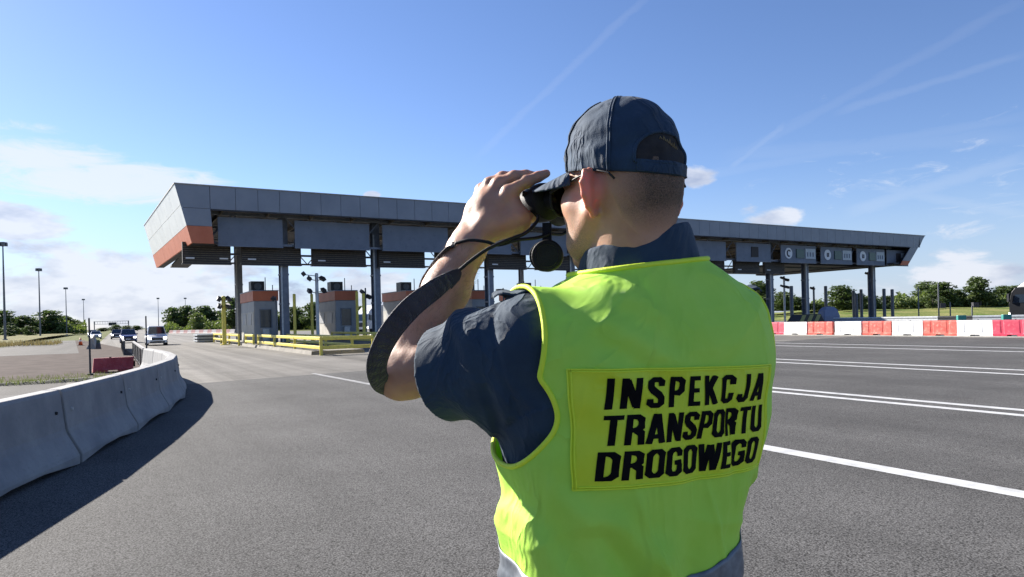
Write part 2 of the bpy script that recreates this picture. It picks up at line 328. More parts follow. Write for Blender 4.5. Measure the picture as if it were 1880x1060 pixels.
# arc position of the joint seen nearest
j0 = min(range(len(centre)), key=lambda i: abs(centre[i].y - 9.15)); A0 = arc[j0]; SEG = 2.36
prof = [(.29, 0.0), (.29, .10), (.275, .14), (.17, .34), (.15, .40), (.105, .80), (.085, .84)]
labels_b = {}
k0 = -int(A0 // SEG) - 0
segs = []
a = A0 + k0 * SEG
while a + SEG < arc[-1] + .01: segs.append(a); a += SEG
for idx, a in enumerate(segs):
    p0, p1 = along(a), along(a + SEG); mid = (p0 + p1) / 2; d = (p1 - p0); Ls = d.length - .055; ang = math.atan2(d.y, d.x)
    wm = P(mid.x, mid.y)
    k = idx + k0
    if k < -1: lab = {-2: 'grey concrete barrier level with the photographer, outside the left edge', -3: 'grey concrete barrier behind the photographer, second from the near end', -4: 'grey concrete barrier at the near end of the row'}.get(k, 'grey concrete barrier at the very start of the row')
    else:
        names = {-1: 'grey concrete barrier segment cut by the left edge of the photo', 0: 'grey concrete barrier segment just after the first visible joint, foot notch in deep shade',
                 1: 'grey concrete barrier segment in the middle of the bend with two pale anchors', 2: 'grey concrete barrier segment at the outermost bulge of the bend', 3: 'grey concrete barrier just beyond the bend beside the shadow tip'}
        lab = names.get(k, 'sunlit beige concrete barrier segment %s past the bend' % {4: 'first', 5: 'second', 6: 'third', 7: 'fourth', 8: 'fifth', 9: 'sixth', 10: 'seventh', 11: 'last'}.get(k, 'far'))
    root = empty('concrete_barrier', wm, PH + ang, lab, 'barrier', 'concrete barriers curving along the road edge')
    mb = MB(); nx = [-.5, -.14, -.115, .115, .14, .5]; rings = []
    full = [(w, z) for w, z in prof] + [(-w, z) for w, z in prof[::-1]]
    for u in nx:
        cut = abs(u) <= .16
        sk = 0.0
        rings.append([Vector((u * Ls + sk, w, (max(z, .06) if cut else z))) for w, z in full])
    mb.loft(rings); b = mb.build('barrier_block', M_conc, root, bevel=.012)
    for sgn in (-1,):
        for u in (-.42, .42):
            an = MB(); an.tube([(u * Ls, sgn * .10, .60), (u * Ls, sgn * .145, .60)], .018, 10); an.build('lifting_anchor', M_lift if u < 0 else M_dark, root)
    if idx + 1 < len(segs):
        jn = MB(); jn.box(Ls / 2 - .02, Ls / 2 + .05, -.05, .05, .1, .7); jn.build('joint_plate', M_dark, root)

# ------------------------------------------------------------------ plastic barriers
M_pw = mat('white_plastic', (.70, .70, .68), (.60, .59, .56), scale=3, rough=.45, bump=.002, speck=(12, (.55, .53, .48), .5))
M_pr = mat('red_plastic', (.52, .06, .04), (.56, .14, .10), scale=3, rough=.45, bump=.002, speck=(6, (.66, .32, .25), .75))
M_pm = mat('crimson_plastic', (.42, .015, .05), (.48, .04, .08), scale=3, rough=.5, speck=(6, (.55, .18, .2), .5))
M_po = mat('weathered_red_plastic', (.34, .035, .04), (.44, .07, .075), scale=3, rough=.7, speck=(14, (.48, .20, .20), .5))
def plastic_barrier(m, loc, rz, label, group, lean=.0, L=1.68, H=.80):
    root = empty('plastic_barrier', loc, rz, label, 'barrier', group)
    mb = MB()
    # body: skewed ends interlock, ribs pressed into the faces, notch at the foot
    xs = [-.5, -.30, -.27, -.22, -.19, -.14, -.12, .12, .14, .19, .22, .27, .30, .5]
    rings = []
    for i, u in enumerate(xs):
        rib = i in (2, 3, 10, 11); cut = i in (6, 7)
        ring = []
        for w, z in [(.24, 0), (.24, .10), (.19, .16), (.11, H - .08), (.09, H), (-.09, H), (-.11, H - .08), (-.19, .16), (-.24, .10), (-.24, 0)]:
            ww = w * (.90 if rib and .15 < z < H - .02 else 1); zz = .07 if (cut and z < .07) else z
            ring.append(Vector((u * L + (z - .4) * .10 * (1 if abs(u) == .5 else 1), ww, zz)))
        rings.append(ring)
    mb.loft(rings); mb.build('barrier_shell', m, root, bevel=.012)
    c = MB(); c.tube([(-.1, 0, H - .01), (-.1, 0, H + .03)], .035, 10); c.build('filler_cap', M_dark, root)
    f_ = MB(); f_.box(L / 2 + .0, L / 2 + .05, -.06, .06, .15, H - .14); f_.build('coupling_lug', M_dark, root)
    return root
ords = ['first', 'second', 'third', 'fourth', 'fifth', 'sixth', 'seventh', 'eighth', 'ninth', 'tenth', 'eleventh', 'twelfth']
edges_t = [14.0, 15.65, 17.3, 18.96, 20.67, 22.4, 24.15, 25.95, 27.85, 29.5, 31.2, 32.9]
labs = ['crimson plastic barrier outside the right edge of the photo, nearest of the row',
        'crimson plastic barrier cut by the right edge of the photo, below the black lorry',
        'white plastic barrier beside the crimson one below the lorry',
        'red plastic barrier with only two white ones to its right', 'white plastic barrier below the sparse field posts, third white from the right',
        'red plastic barrier below the right half of the steel guardrail', 'white plastic barrier below the left half of the steel guardrail',
        'pale sun-faded red plastic barrier in front of the striped nose cushion', 'white plastic barrier farthest left, one away from the yellow vest',
        'crimson plastic barrier touching the right edge of the yellow vest', 'white plastic barrier hidden behind the yellow vest']
kinds = [M_pm, M_pm, M_pw, M_pr, M_pw, M_pr, M_pw, M_pr, M_pw, M_pm, M_pw]
for i in range(11):
    tm = (edges_t[i] + edges_t[i + 1]) / 2
    plastic_barrier(kinds[i], P(37.75, tm, .05), PH + math.pi / 2, labs[i], 'red and white plastic barriers along the right road edge')
# red one lying in the yard on the left
p = P(-.05, 27.9, 0)
plastic_barrier(M_po, p, PH + .06, 'faded red plastic barrier standing alone in the yard behind the concrete row', 'plastic barriers', L=1.22, H=.50)
# far row across the road
for i in range(16):
    q0 = W(312, 612.5, 178); q1 = W(432, 612, 150); u = (i + .5) / 16; q = q0.lerp(q1, u); q.z = 0
    dd = q1 - q0
    plastic_barrier(mat('faded_white_plastic', (.5, .46, .44), (.4, .37, .36), scale=3, rough=.7) if i % 2 else mat('faded_pink_plastic', (.42, .18, .16), (.36, .2, .19), scale=3, rough=.7), q, math.atan2(dd.y, dd.x), ('white' if i % 2 else 'red') + ' plastic barrier, %s from the left in the far row' % (ords + ['thirteenth', 'fourteenth', 'fifteenth', 'last'])[i], 'far row of plastic barriers', L=(dd.length / 16) - .05, H=.8)

# ------------------------------------------------------------------ railing, marker posts, cone, lights on the left
M_blk = mat('black_paint', (.02, .022, .026), (.04, .04, .045), scale=10, rough=.5)
M_galv = mat('galvanised_steel', (.36, .38, .40), (.48, .50, .51), scale=6, rough=.45, metal=.5)
M_pole = mat('dark_steel', (.10, .11, .125), (.15, .16, .175), scale=5, rough=.5, metal=.3)
def railing(s, t0, t1, label):
    root = empty('guard_railing', P(s, t0), PH + math.pi / 2, label, 'railing', 'dark railings behind the concrete row')
    L = t1 - t0
    r = MB(); r.box(0, L, -.05, .05, .77, .83); r.build('top_rail', M_conc, root)
    r = MB(); r.box(0, L, -.03, .03, .06, .12); r.build('bottom_rail', M_blk, root)
    r = MB(); n = int(L / .11)
    for i in range(n + 1): r.box(i * L / n - .028, i * L / n + .028, -.02, .02, .12, .76)
    r.build('balusters', M_blk, root)
    for i in range(int(L / 3) + 1): r = MB(); x = i * L / int(L / 3); r.box(x - .05, x + .05, -.05, .05, 0, .80); r.build('post', M_blk, root)
railing(.85, 26.2, 42, 'dark barred railing with pale top rail, nearest one behind the concrete row')
railing(.45, 44.5, 60, 'dark barred railing farther back, toward the oncoming traffic')
for (px, py, top, D, lab) in [(166, 690, 586, 22.5, 'thin black marker post left of the red barrier'), (270, 672, 582, 26.3, 'thin black marker post at the end of the dark railing')]:
    b = W(px, py, D); h = W(px - 3, top, D).z
    root = empty('marker_post', (b.x, b.y, 0), 0, lab, 'post', 'thin black marker posts')
    m_ = MB(); m_.tube([(0, 0, 0), (0, 0, h)], [.032, .026], 8); m_.build('pole', M_blk, root)
    m_ = MB(); m_.tube([(0, 0, 0), (0, 0, .06)], .09, 10); m_.build('base', M_blk, root)
    m_ = MB(); m_.tube([(0, 0, h), (0, 0, h + .04)], [.034, .01], 8); m_.build('cap', M_blk, root)
M_cone = mat('cone_orange', (.6, .10, .03), rough=.5)
cp = W(148, 633, 66); root = empty('traffic_cone', (cp.x, cp.y, 0), 0, 'small red traffic cone far off on the left yard edge', 'cone')
m_ = MB(); m_.tube([(0, 0, .03), (0, 0, .75)], [.19, .05], 12); m_.build('cone_body', M_cone, root, smooth=True)
m_ = MB(); m_.box(-.22, .22, -.22, .22, 0, .03); m_.build('base', M_blk, root)
m_ = MB(); m_.tube([(0, 0, .40), (0, 0, .55)], [.125, .09], 12, False); m_.build('reflective_band', M_pw, root)
# distant concrete row along the yard
dw = MB(); 
for i in range(22):
    t = 62 + i * 2.4; root = empty('concrete_barrier', P(-1.6 - .018 * (t - 62), t), PH + math.pi / 2 + .02, 'sunlit concrete barrier in the far row along the yard, %s from the near end' % ['first', 'second', 'third', 'fourth', 'fifth', 'sixth', 'seventh', 'eighth', 'ninth', 'tenth', 'eleventh', 'twelfth', 'thirteenth', 'fourteenth', 'fifteenth', 'sixteenth', 'seventeenth', 'eighteenth', 'nineteenth', 'twentieth', 'twenty-first', 'twenty-second'][i], 'barrier', 'far concrete barriers along the yard')
    m_ = MB(); m_.loft([[Vector((u, w, z)) for w, z in [(.3, 0), (.3, .1), (.16, .35), (.1, .84), (-.1, .84), (-.16, .35), (-.3, .1), (-.3, 0)]] for u in (0, 2.36)]); m_.build('barrier_block', M_pale, root)

def mast(px, ptop, hgt, label, lean=0):
    b = W(px, ptop, 1); k = b.z - CAMH; D = (hgt - CAMH) / k; x = W(px, ptop, D).x
    root = empty('lighting_mast', (x, D, 0), 0, label, 'street light', 'tall lighting masts along the motorway')
    m_ = MB(); m_.tube([(0, 0, 0), (0, 0, hgt)], [.17, .075], 8); m_.build('pole', M_pole, root)
    m_ = MB(); m_.tube([(0, 0, 0), (0, 0, .5)], [.3, .3], 8); m_.build('base', M_pale, root)
    m_ = MB(); m_.box(-.38, .38, -.38, .38, hgt - .12, hgt); m_.build('head_frame', M_pole, root)
    for sx in (-1, 1):
        for sy in (-1, 1):
            m_ = MB(); m_.box(sx * .24 - .17, sx * .24 + .17, sy * .24 - .16, sy * .24 + .16, hgt - .55, hgt - .12); m_.build('floodlight', M_pole, root)
for a in [(5, 445, 14, 'tall lighting mast at the far left edge of the photo'), (71, 493, 14, 'second lighting mast from the left, rising over the dark trees'), (120.5, 528, 14, 'third lighting mast from the left'), (153, 549, 14, 'fourth and smallest mast left of the gantry'), (290, 547, 14, 'lighting mast just right of the white van'), (340, 547, 14, 'slim lighting mast standing in the wood beyond the white van')]: mast(*a)

# sign gantry
g0, g1 = W(173, 592, 560), W(236, 592, 560); 
root = empty('sign_gantry', (g0.x, g0.y, 0), 0, 'slender motorway gantry with one dark sign above the distant cars', 'gantry')
wd = g1.x - g0.x
for x in (0, wd): m_ = MB(); m_.box(x - .25, x + .25, -.3, .3, 0, 8.2); m_.build('post', M_pole, root)
m_ = MB(); m_.box(.25, wd - .25, -.2, .2, 7.8, 8.1); m_.box(.25, wd - .25, -.2, .2, 5.6, 5.85)
for i in range(14): x = .6 + i * (wd - 1.2) / 13; m_.box(x - .06, x + .06, -.05, .05, 5.85, 7.8)
m_.build('truss', M_pole, root)
m_ = MB(); sx = W(200, 592, 560).x - g0.x; m_.box(sx, sx + 6.4, -.6, -.3, 4.4, 7.0); m_.build('sign_panel', M_blk, root)

#@VEHICLES
# ------------------------------------------------------------------ vehicles
M_tyre = mat('tyre_rubber', (.015, .015, .016), rough=.8)
M_rim = mat('wheel_rim', (.45, .46, .47), rough=.3, metal=.7)
M_glass = mat('car_glass', (.02, .03, .045), rough=.06, spec=.9)
M_lamp = mat('headlight_lit', (.9, .9, .9), rough=.2, emit=(1, .98, .92, 3.0))
M_red_l = mat('red_lens', (.4, .01, .01), rough=.2)
M_plate = mat('number_plate', (.8, .8, .78), rough=.5)
def rring(y, zb, zt, w, wt=None, n=4):
    wt = w if wt is None else wt; r = min(.10, (zt - zb) * .3)
    return [Vector((-w, y, zb)), Vector((-w, y, zb + (zt - zb) * .55)), Vector((-wt, y, zt - r * .6)), Vector((-wt + r, y, zt)), Vector((wt - r, y, zt)), Vector((wt, y, zt - r * .6)), Vector((w, y, zb + (zt - zb) * .55)), Vector((w, y, zb))]
def car(loc, rz, paint, label, kind='suv', group='oncoming cars on the motorway'):
    # front at -Y
    root = empty({'suv': 'oncoming_car', 'van': 'oncoming_van', 'car': 'oncoming_car'}[kind], loc, rz, label, 'van' if kind == 'van' else 'car', group)
    if kind == 'van': L, hood, roof, w, wb = 4.9, 1.05, 1.92, .93, 3.1
    elif kind == 'suv': L, hood, roof, w, wb = 4.5, 1.0, 1.66, .91, 2.7
    else: L, hood, roof, w, wb = 4.3, .88, 1.46, .88, 2.6
    h = L / 2
    m_ = MB(); m_.loft([rring(-h, .28, hood * .72, w * .86), rring(-h + .12, .22, hood * .86, w * .96), rring(-h + .5, .22, hood * .95, w), rring(-h + 1.1, .24, hood, w), rring(h - .9, .24, hood + .04, w), rring(h - .15, .24, hood, w * .97), rring(h, .3, hood * .9, w * .88)])
    b = m_.build('body', paint, root, smooth=False, bevel=.02)
    ws = -h + (.95 if kind == 'van' else 1.25); wt_ = ws + (.75 if kind == 'van' else .8); rb = h - (.15 if kind == 'van' else .5); rt = rb - .25
    z0, z1 = hood - .02, roof
    w0, w1 = w * .93, w * .74
    m_ = MB(); m_.hexa([Vector((-w0, ws, z0)), Vector((w0, ws, z0)), Vector((w0, rb, z0)), Vector((-w0, rb, z0))], [Vector((-w1, wt_, z1)), Vector((w1, wt_, z1)), Vector((w1, rt, z1)), Vector((-w1, rt, z1))])
    m_.build('cabin', paint, root, bevel=.04)
    def q(p): return p
    f = MB()                                   # windscreen, slightly proud
    for (a0, a1) in ((.10, .90),):
        zz = lambda u: z0 + (z1 - z0) * u
        pt = lambda x, u: Vector((x * (w0 + (w1 - w0) * u), ws + (wt_ - ws) * u - .015, zz(u) + .01))
        f.add([pt(-.90, .12), pt(.90, .12), pt(.88, .90), pt(-.88, .90)], [(0, 1, 2, 3)])
    f.build('windscreen', M_glass, root)
    for sx in (-1, 1):
        f = MB(); pt = lambda yy, u: Vector((sx * (w0 + (w1 - w0) * u + .012), yy, z0 + (z1 - z0) * u))
        y0, y1 = ws + .35, rb - .2
        f.add([pt(y0 + .0, .12), pt(y1, .12), pt(y1 - .15, .86), pt(y0 + .45, .86)], [(0, 1, 2, 3) if sx > 0 else (3, 2, 1, 0)]); f.build('side_window', M_glass, root)
        m2 = MB(); m2.box(sx * (w + .02) - .1, sx * (w + .02) + .1, ws + .2, ws + .32, hood, hood + .15); m2.build('wing_mirror', paint, root, bevel=.02)
        hl = MB(); hl.add([(sx * w * .88, -h - .015, hood * .60), (sx * w * .58, -h - .03, hood * .60), (sx * w * .58, -h - .01, hood * .78), (sx * w * .90, -h + .02, hood * .80)] + [(sx * w * .88, -h + .1, hood * .60), (sx * w * .58, -h + .1, hood * .60), (sx * w * .58, -h + .1, hood * .78), (sx * w * .90, -h + .1, hood * .80)], [(0, 1, 2, 3), (4, 5, 6, 7), (0, 1, 5, 4), (1, 2, 6, 5), (2, 3, 7, 6), (3, 0, 4, 7)]); hl.build('headlight', M_lamp, root)
        for yy in (-wb / 2, wb / 2):
            t_ = MB(); t_.tube([(sx * (w - .20), yy, .33), (sx * (w + .01), yy, .33)], .33, 18); ty = t_.build('wheel', M_tyre, root)
            t_ = MB(); t_.tube([(sx * (w - .02), yy, .33), (sx * (w + .02), yy, .33)], .20, 12); t_.build('rim', M_rim, ty)
    g = MB(); g.box(-w * .52, w * .52, -h - .03, -h + .05, hood * .50, hood * .72); g.box(-w * .7, w * .7, -h - .035, -h + .05, .30, hood * .40); g.build('grille', M_blk, root)
    root.scale = (.87, .9, .87)
    g = MB(); g.box(-.26, .26, -h - .05, -h - .03, hood * .42, hood * .42 + .11); g.build('number_plate', M_plate, root)
    return root
def paint(n, c): return mat(n, c, rough=.35, coat=.4, metal=.1)
VR = PH
def at_t(px, py, z=0):
    d = DIR(px, py); D = (z - CAMH) / d.z; return Vector((d.x * D, D, z))
car(P(3.15, 68), VR, paint('van_white_paint', (.85, .88, .92)), 'white van with lights on coming toward the concrete barriers', 'van')
car(P(-.1 + 1.35, 84), VR, paint('blue_paint', (.03, .05, .16)), 'dark blue car with headlights on just left of the white van', 'suv')
car(P(.3, 118), VR, paint('black_car_paint', (.03, .03, .035)), 'black car with headlights on behind the blue one', 'suv')
car(P(-2.6, 128), VR, paint('silver_paint', (.55, .57, .6)), 'silver car between the black car and the yard, headlights on', 'car')
car(P(-3.8, 160), VR, paint('white_paint', (.62, .66, .72)), 'white car at the far left of the oncoming traffic', 'suv')
car(P(1.8, 190), VR, paint('grey_paint', (.2, .21, .23)), 'grey car farthest away in the oncoming traffic', 'car')

def lorry(loc, rz, cabm, boxm, label, stripe=None, box=True, L=11.0):
    root = empty('lorry', loc, rz, label, 'lorry', 'lorries at the toll plaza')
    m_ = MB(); w = 1.22
    m_.loft([[Vector((-w, 0, .6)), Vector((-w, -.12, 1.7)), Vector((-w * .97, .08, 2.7)), Vector((-w * .94, .35, 3.1)), Vector((-w * .9, 2.2, 3.15)), Vector((-w, 2.3, .9))], [Vector((w, 0, .6)), Vector((w, -.12, 1.7)), Vector((w * .97, .08, 2.7)), Vector((w * .94, .35, 3.1)), Vector((w * .9, 2.2, 3.15)), Vector((w, 2.3, .9))]])
    m_.build('cab', cabm, root, bevel=.06)
    m_ = MB(); m_.loft([[Vector((sx, .45, 3.1)), Vector((sx, 1.1, 3.6)), Vector((sx, 2.2, 3.9)), Vector((sx, 2.25, 3.12))] for sx in (-1.05, 1.05)]); m_.build('roof_deflector', M_pw, root, bevel=.04)
    m_ = MB(); m_.add([(-1.08, -.13, 1.75), (1.08, -.13, 1.75), (1.05, .05, 2.6), (-1.05, .05, 2.6)], [(0, 1, 2, 3)]); m_.build('windscreen', M_glass, root)
    for sx in (-1, 1):
        m_ = MB(); m_.add([(sx * 1.235, .2, 1.8), (sx * 1.235, 1.3, 1.8), (sx * 1.205, 1.3, 2.5), (sx * 1.205, .4, 2.5)], [(0, 1, 2, 3)]); m_.build('side_window', M_glass, root)
        m_ = MB(); m_.box(sx * 1.05 - .12, sx * 1.05 + .12, -.14, .1, .75, .95); m_.build('headlight', M_lamp, root)
        m_ = MB(); m_.box(sx * 1.42 - .1, sx * 1.42 + .1, -.1, .05, 1.9, 2.6); m_.build('wing_mirror', M_blk, root)
        for yy in (.9, 4.4, L - 3.4, L - 2.2, L - 1.0):
            t_ = MB(); t_.tube([(sx * .9, yy, .5), (sx * 1.2, yy, .5)], .5, 18); ty = t_.build('wheel', M_tyre, root)
            t_ = MB(); t_.tube([(sx * 1.19, yy, .5), (sx * 1.22, yy, .5)], .27, 12); t_.build('rim', M_rim, ty)
    m_ = MB(); m_.box(-1.0, 1.0, -.16, .1, .95, 1.5); m_.build('grille', M_blk, root)
    m_ = MB(); m_.box(-.45, .45, 1.8, L, .75, 1.0); m_.build('chassis', M_blk, root)
    m_ = MB(); m_.box(-1.25, 1.25, 2.8, L, 1.05, 3.9); tr_ = m_.build('trailer_box', boxm, root, bevel=.03)
    if stripe:
        m_ = MB()
        for sx in (-1, 1):
            for i in range(4):
                y = 4 + i * 1.6; X = sx * 1.262
                for (ya, za, yb, zb) in ((0, 1.6, .6, 3.2), (.6, 1.6, 0, 3.2)) if i % 2 else ((0, 1.6, 0, 3.2), (0, 3.2, .7, 2.4)):
                    d = Vector((0, yb - ya, zb - za)).normalized(); n = Vector((0, -d.z, d.y)) * .13; a_, b_ = Vector((X, y + ya, za)), Vector((X, y + yb, zb))
                    m_.add([a_ - n, b_ - n, b_ + n, a_ + n], [(0, 1, 2, 3)])
        m_.build('side_markings', stripe, root)
    return root
M_bcab = mat('black_cab_paint', (.008, .009, .012), rough=.45, spec=.2); M_wcab = paint('white_paint', (.62, .66, .72))
tp = W(1856, 570, 60); lorry((tp.x + .1, tp.y - .6, 0), PH + math.pi, M_bcab, M_pw, 'black lorry cab with pale roof deflector at the right edge of the photo')
q = W(418, 610, 215); lorry((q.x + 1, q.y, 0), VR + .5, M_wcab, M_pw, 'white lorry trailer far behind the leftmost toll booth', L=9)
q = W(640, 600, 92); lorry((q.x + 1.8, q.y, 0), PH - math.pi / 2 + .5, M_wcab, M_pw, 'white lorry with red side markings between the second and third booths', stripe=M_pr, L=10)
#@PLAZA
# ------------------------------------------------------------------ toll canopy (road frame)
M_fas = mat('fascia_metal', (.20, .215, .245), (.24, .255, .285), scale=.6, rough=.5, metal=.25)
M_fas_lit = mat('end_panel_metal', (.66, .68, .66), (.76, .78, .75), scale=.6, rough=.45, metal=.2)  # fascia metal in a paler tone, sunlight on the left end painted in
M_org = mat('orange_panel', (.50, .125, .05), (.58, .165, .075), scale=.8, rough=.55)
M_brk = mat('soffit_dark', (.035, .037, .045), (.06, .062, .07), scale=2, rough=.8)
M_board = mat('recessed_board', (.13, .155, .20), (.165, .19, .235), scale=.8, rough=.6, speck=(2.5, (.10, .12, .16), .5))
M_steel = mat('painted_steel', (.13, .15, .19), (.18, .20, .24), scale=3, rough=.5, metal=.2)
M_led = mat('message_board_face', (.022, .02, .022), (.05, .04, .035), scale=6, rough=.7, stretch=(1, 1, 6))
M_rust = mat('weathered_frame', (.10, .085, .065), (.19, .17, .13), scale=6, rough=.8)
M_white = mat('white_trim', (.72, .73, .74), rough=.5)
TF, DEP = 50.0, 21.8; ZB, ZT, ZM = 7.1, 10.98, 9.45
SL0, SL1 = s_at(320, TF, 338), s_at(352, TF, 449); SR0, SR1 = s_at(1698, TF, 436), s_at(1667, TF, 488)
can = empty('toll_canopy', P(0, 0), PH, 'long grey toll plaza canopy with orange lower corners spanning all lanes', 'canopy')
def lerp(a, b, u): return a + (b - a) * u
def sl_left(z): return lerp(SL1, SL0, (z - ZB) / (ZT - ZB))
def sl_right(z): return lerp(SR1, SR0, (z - ZB) / (ZT - ZB))
m_ = MB()                                   # roof slab
m_.hexa([Vector((sl_left(9.6) + .3, TF + .25, 9.6)), Vector((sl_right(9.6) - .3, TF + .25, 9.6)), Vector((sl_right(9.6) - .3, TF + DEP - .1, 9.6)), Vector((sl_left(9.6) + .3, TF + DEP - .1, 9.6))],
        [Vector((SL0 + .2, TF + .25, ZT - .06)), Vector((SR0 - .3, TF + .25, ZT - .06)), Vector((SR0 - .3, TF + DEP - .1, ZT - .06)), Vector((SL0 + .2, TF + DEP - .1, ZT - .06))])
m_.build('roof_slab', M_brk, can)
m_ = MB(); m_.hexa([Vector((SL0 - .03, TF - .06, ZT)), Vector((SR0 + .03, TF - .06, ZT)), Vector((SR0 + .03, TF + DEP, ZT)), Vector((SL0 - 1.08, TF + DEP, ZT))], [Vector((SL0 - .03, TF - .06, ZT + .07)), Vector((SR0 + .03, TF - .06, ZT + .07)), Vector((SR0 + .03, TF + DEP, ZT + .07)), Vector((SL0 - 1.08, TF + DEP, ZT + .07))]); m_.build('roof_edge_trim', M_pale, can)
cs = s_at(386, TF, 381)                     # inner edge of the left corner panel
# fascia band: one panel sheet after another with dark joints
fas = MB(); x = cs + .02; step = (s_at(513, TF, 360) - s_at(432, TF, 350)) / 2
x = s_at(432, TF, 350) - step * int((s_at(432, TF, 350) - cs) / step) ; edges = [cs] + [x + i * step for i in range(0, 90) if cs + .3 < x + i * step < SR0 - 1.2]
for i in range(len(edges)):
    a = edges[i] + .012; b = (edges[i + 1] if i + 1 < len(edges) else sl_right(ZM) - .0) - .012
    if i + 1 < len(edges): fas.box(a, b, TF, TF + .08, ZM, ZT)
    else: fas.hexa([Vector((a, TF, ZM)), Vector((sl_right(ZM), TF, ZM)), Vector((sl_right(ZM), TF + .08, ZM)), Vector((a, TF + .08, ZM))], [Vector((a, TF, ZT)), Vector((SR0, TF, ZT)), Vector((SR0, TF + .08, ZT)), Vector((a, TF + .08, ZT))])
fas.build('fascia_band', M_fas, can)
m_ = MB(); m_.box(cs, SR0 - 1.6, TF + .08, TF + .2, ZM + .05, ZT - .02); m_.box(cs, sl_right(ZM) - 1.6, TF + .03, TF + .16, ZM - .09, ZM - .003); m_.build('fascia_backing', M_brk, can)
def quad_panel(mb, sa, sb, za, zb, fl, fr, th=.08):
    mb.hexa([Vector((fl(za) if sa is None else sa, TF, za)), Vector((fr(za) if sb is None else sb, TF, za)), Vector((fr(za) if sb is None else sb, TF + th, za)), Vector((fl(za) if sa is None else sa, TF + th, za))],
            [Vector((fl(zb) if sa is None else sa, TF, zb)), Vector((fr(zb) if sb is None else sb, TF, zb)), Vector((fr(zb) if sb is None else sb, TF + th, zb)), Vector((fl(zb) if sa is None else sa, TF + th, zb))])
z3 = 8.25
cin = lambda z: lerp(s_at(393, TF, 449), cs, (z - ZB) / (ZM - ZB))
m_ = MB(); 
quad_panel(m_, None, None, ZM + .012, ZT, lambda z: sl_left(z), lambda z: cs - .02); quad_panel(m_, None, None, z3 + .02, ZM - .012, lambda z: sl_left(z), cin); m_.build('corner_panel', M_fas, can)
m_ = MB(); quad_panel(m_, None, None, ZB, z3, lambda z: sl_left(z), cin); m_.build('corner_orange_panel', M_org, can)
m_ = MB(); quad_panel(m_, None, None, z3 - .6, ZM - .012, lambda z: sl_right(z) - 1.7, lambda z: sl_right(z)); m_.build('corner_panel', M_fas, can)
m_ = MB(); quad_panel(m_, None, None, ZB, z3 - .62, lambda z: sl_right(z) - 1.7, lambda z: sl_right(z)); m_.build('corner_orange_panel', M_org, can)
# sloping ends, panelled
def end_face(fs_, sgn, mat_top):
    top = MB(); orn = MB(); nT = 6; SKW = (lambda t: -1.05 * (t - TF) / DEP) if sgn > 0 else (lambda t: 0.0)
    zs = [ZB, z3, (z3 + ZT) / 2, ZT]
    for j in range(3):
        for i in range(nT):
            t0, t1 = TF + DEP * i / nT + .015, TF + DEP * (i + 1) / nT - .015; za, zb = zs[j] + .015, zs[j + 1] - .015
            a, b = fs_(za), fs_(zb); th = .1 * sgn
            (orn if j == 0 else top).add([(a + SKW(t0), t0, za), (a + SKW(t1), t1, za), (b + SKW(t1), t1, zb), (b + SKW(t0), t0, zb), (a + th + SKW(t0), t0, za), (a + th + SKW(t1), t1, za), (b + th + SKW(t1), t1, zb), (b + th + SKW(t0), t0, zb)],
                                         [(0, 1, 2, 3), (7, 6, 5, 4), (0, 4, 5, 1), (1, 5, 6, 2), (2, 6, 7, 3), (3, 7, 4, 0)])
    top.build('end_panel', mat_top, can); orn.build('end_orange_panel', M_org, can)
    back = MB(); a, b = fs_(ZB + .05) + .12 * sgn, fs_(ZT - .1) + .12 * sgn
    k_ = SKW(TF + DEP); back.hexa([Vector((a, TF + .1, ZB + .02)), Vector((a + sgn * .5, TF + .1, ZB + .02)), Vector((a + sgn * .5 + k_, TF + DEP, ZB + .02)), Vector((a + k_, TF + DEP, ZB + .02))], [Vector((b, TF + .1, ZT - .1)), Vector((b + sgn * .5, TF + .1, ZT - .1)), Vector((b + sgn * .5 + k_, TF + DEP, ZT - .1)), Vector((b + k_, TF + DEP, ZT - .1))])
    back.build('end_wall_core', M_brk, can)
end_face(sl_left, 1, M_fas_lit); end_face(sl_right, -1, M_fas)
# soffit under the right end
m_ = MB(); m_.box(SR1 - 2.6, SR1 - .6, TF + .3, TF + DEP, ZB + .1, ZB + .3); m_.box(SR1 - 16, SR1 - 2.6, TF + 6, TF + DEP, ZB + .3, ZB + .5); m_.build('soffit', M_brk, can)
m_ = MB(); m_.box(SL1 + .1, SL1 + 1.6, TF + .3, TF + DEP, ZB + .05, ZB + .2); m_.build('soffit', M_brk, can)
# truss behind the boards
m_ = MB()
for tt in (TF + 1.6, TF + 9, TF + 17.5):
    m_.box(SL1 + 1, SR1 - 1, tt - .08, tt + .08, ZB + .12, ZB + .28); m_.box(SL1 + 1, SR1 - 1, tt - .08, tt + .08, 9.3, 9.5)
    x = SL1 + 1; k = 0
    while x < SR1 - 3:
        a_, b_ = (Vector((x, tt, ZB + .2)), Vector((x + 1.8, tt, 9.4))); 
        if k % 2: a_, b_ = Vector((x, tt, 9.4)), Vector((x + 1.8, tt, ZB + .2))
        m_.tube([a_, b_], .05, 6); x += 1.8; k += 1
m_.build('roof_truss', M_steel, can)
m_ = MB()
x = SL1 + 2
while x < SR1 - 2: m_.box(x - .06, x + .06, TF + .5, TF + DEP - .3, 9.30, 9.55); x += 3.1
m_.build('roof_rafters', M_rust, can)
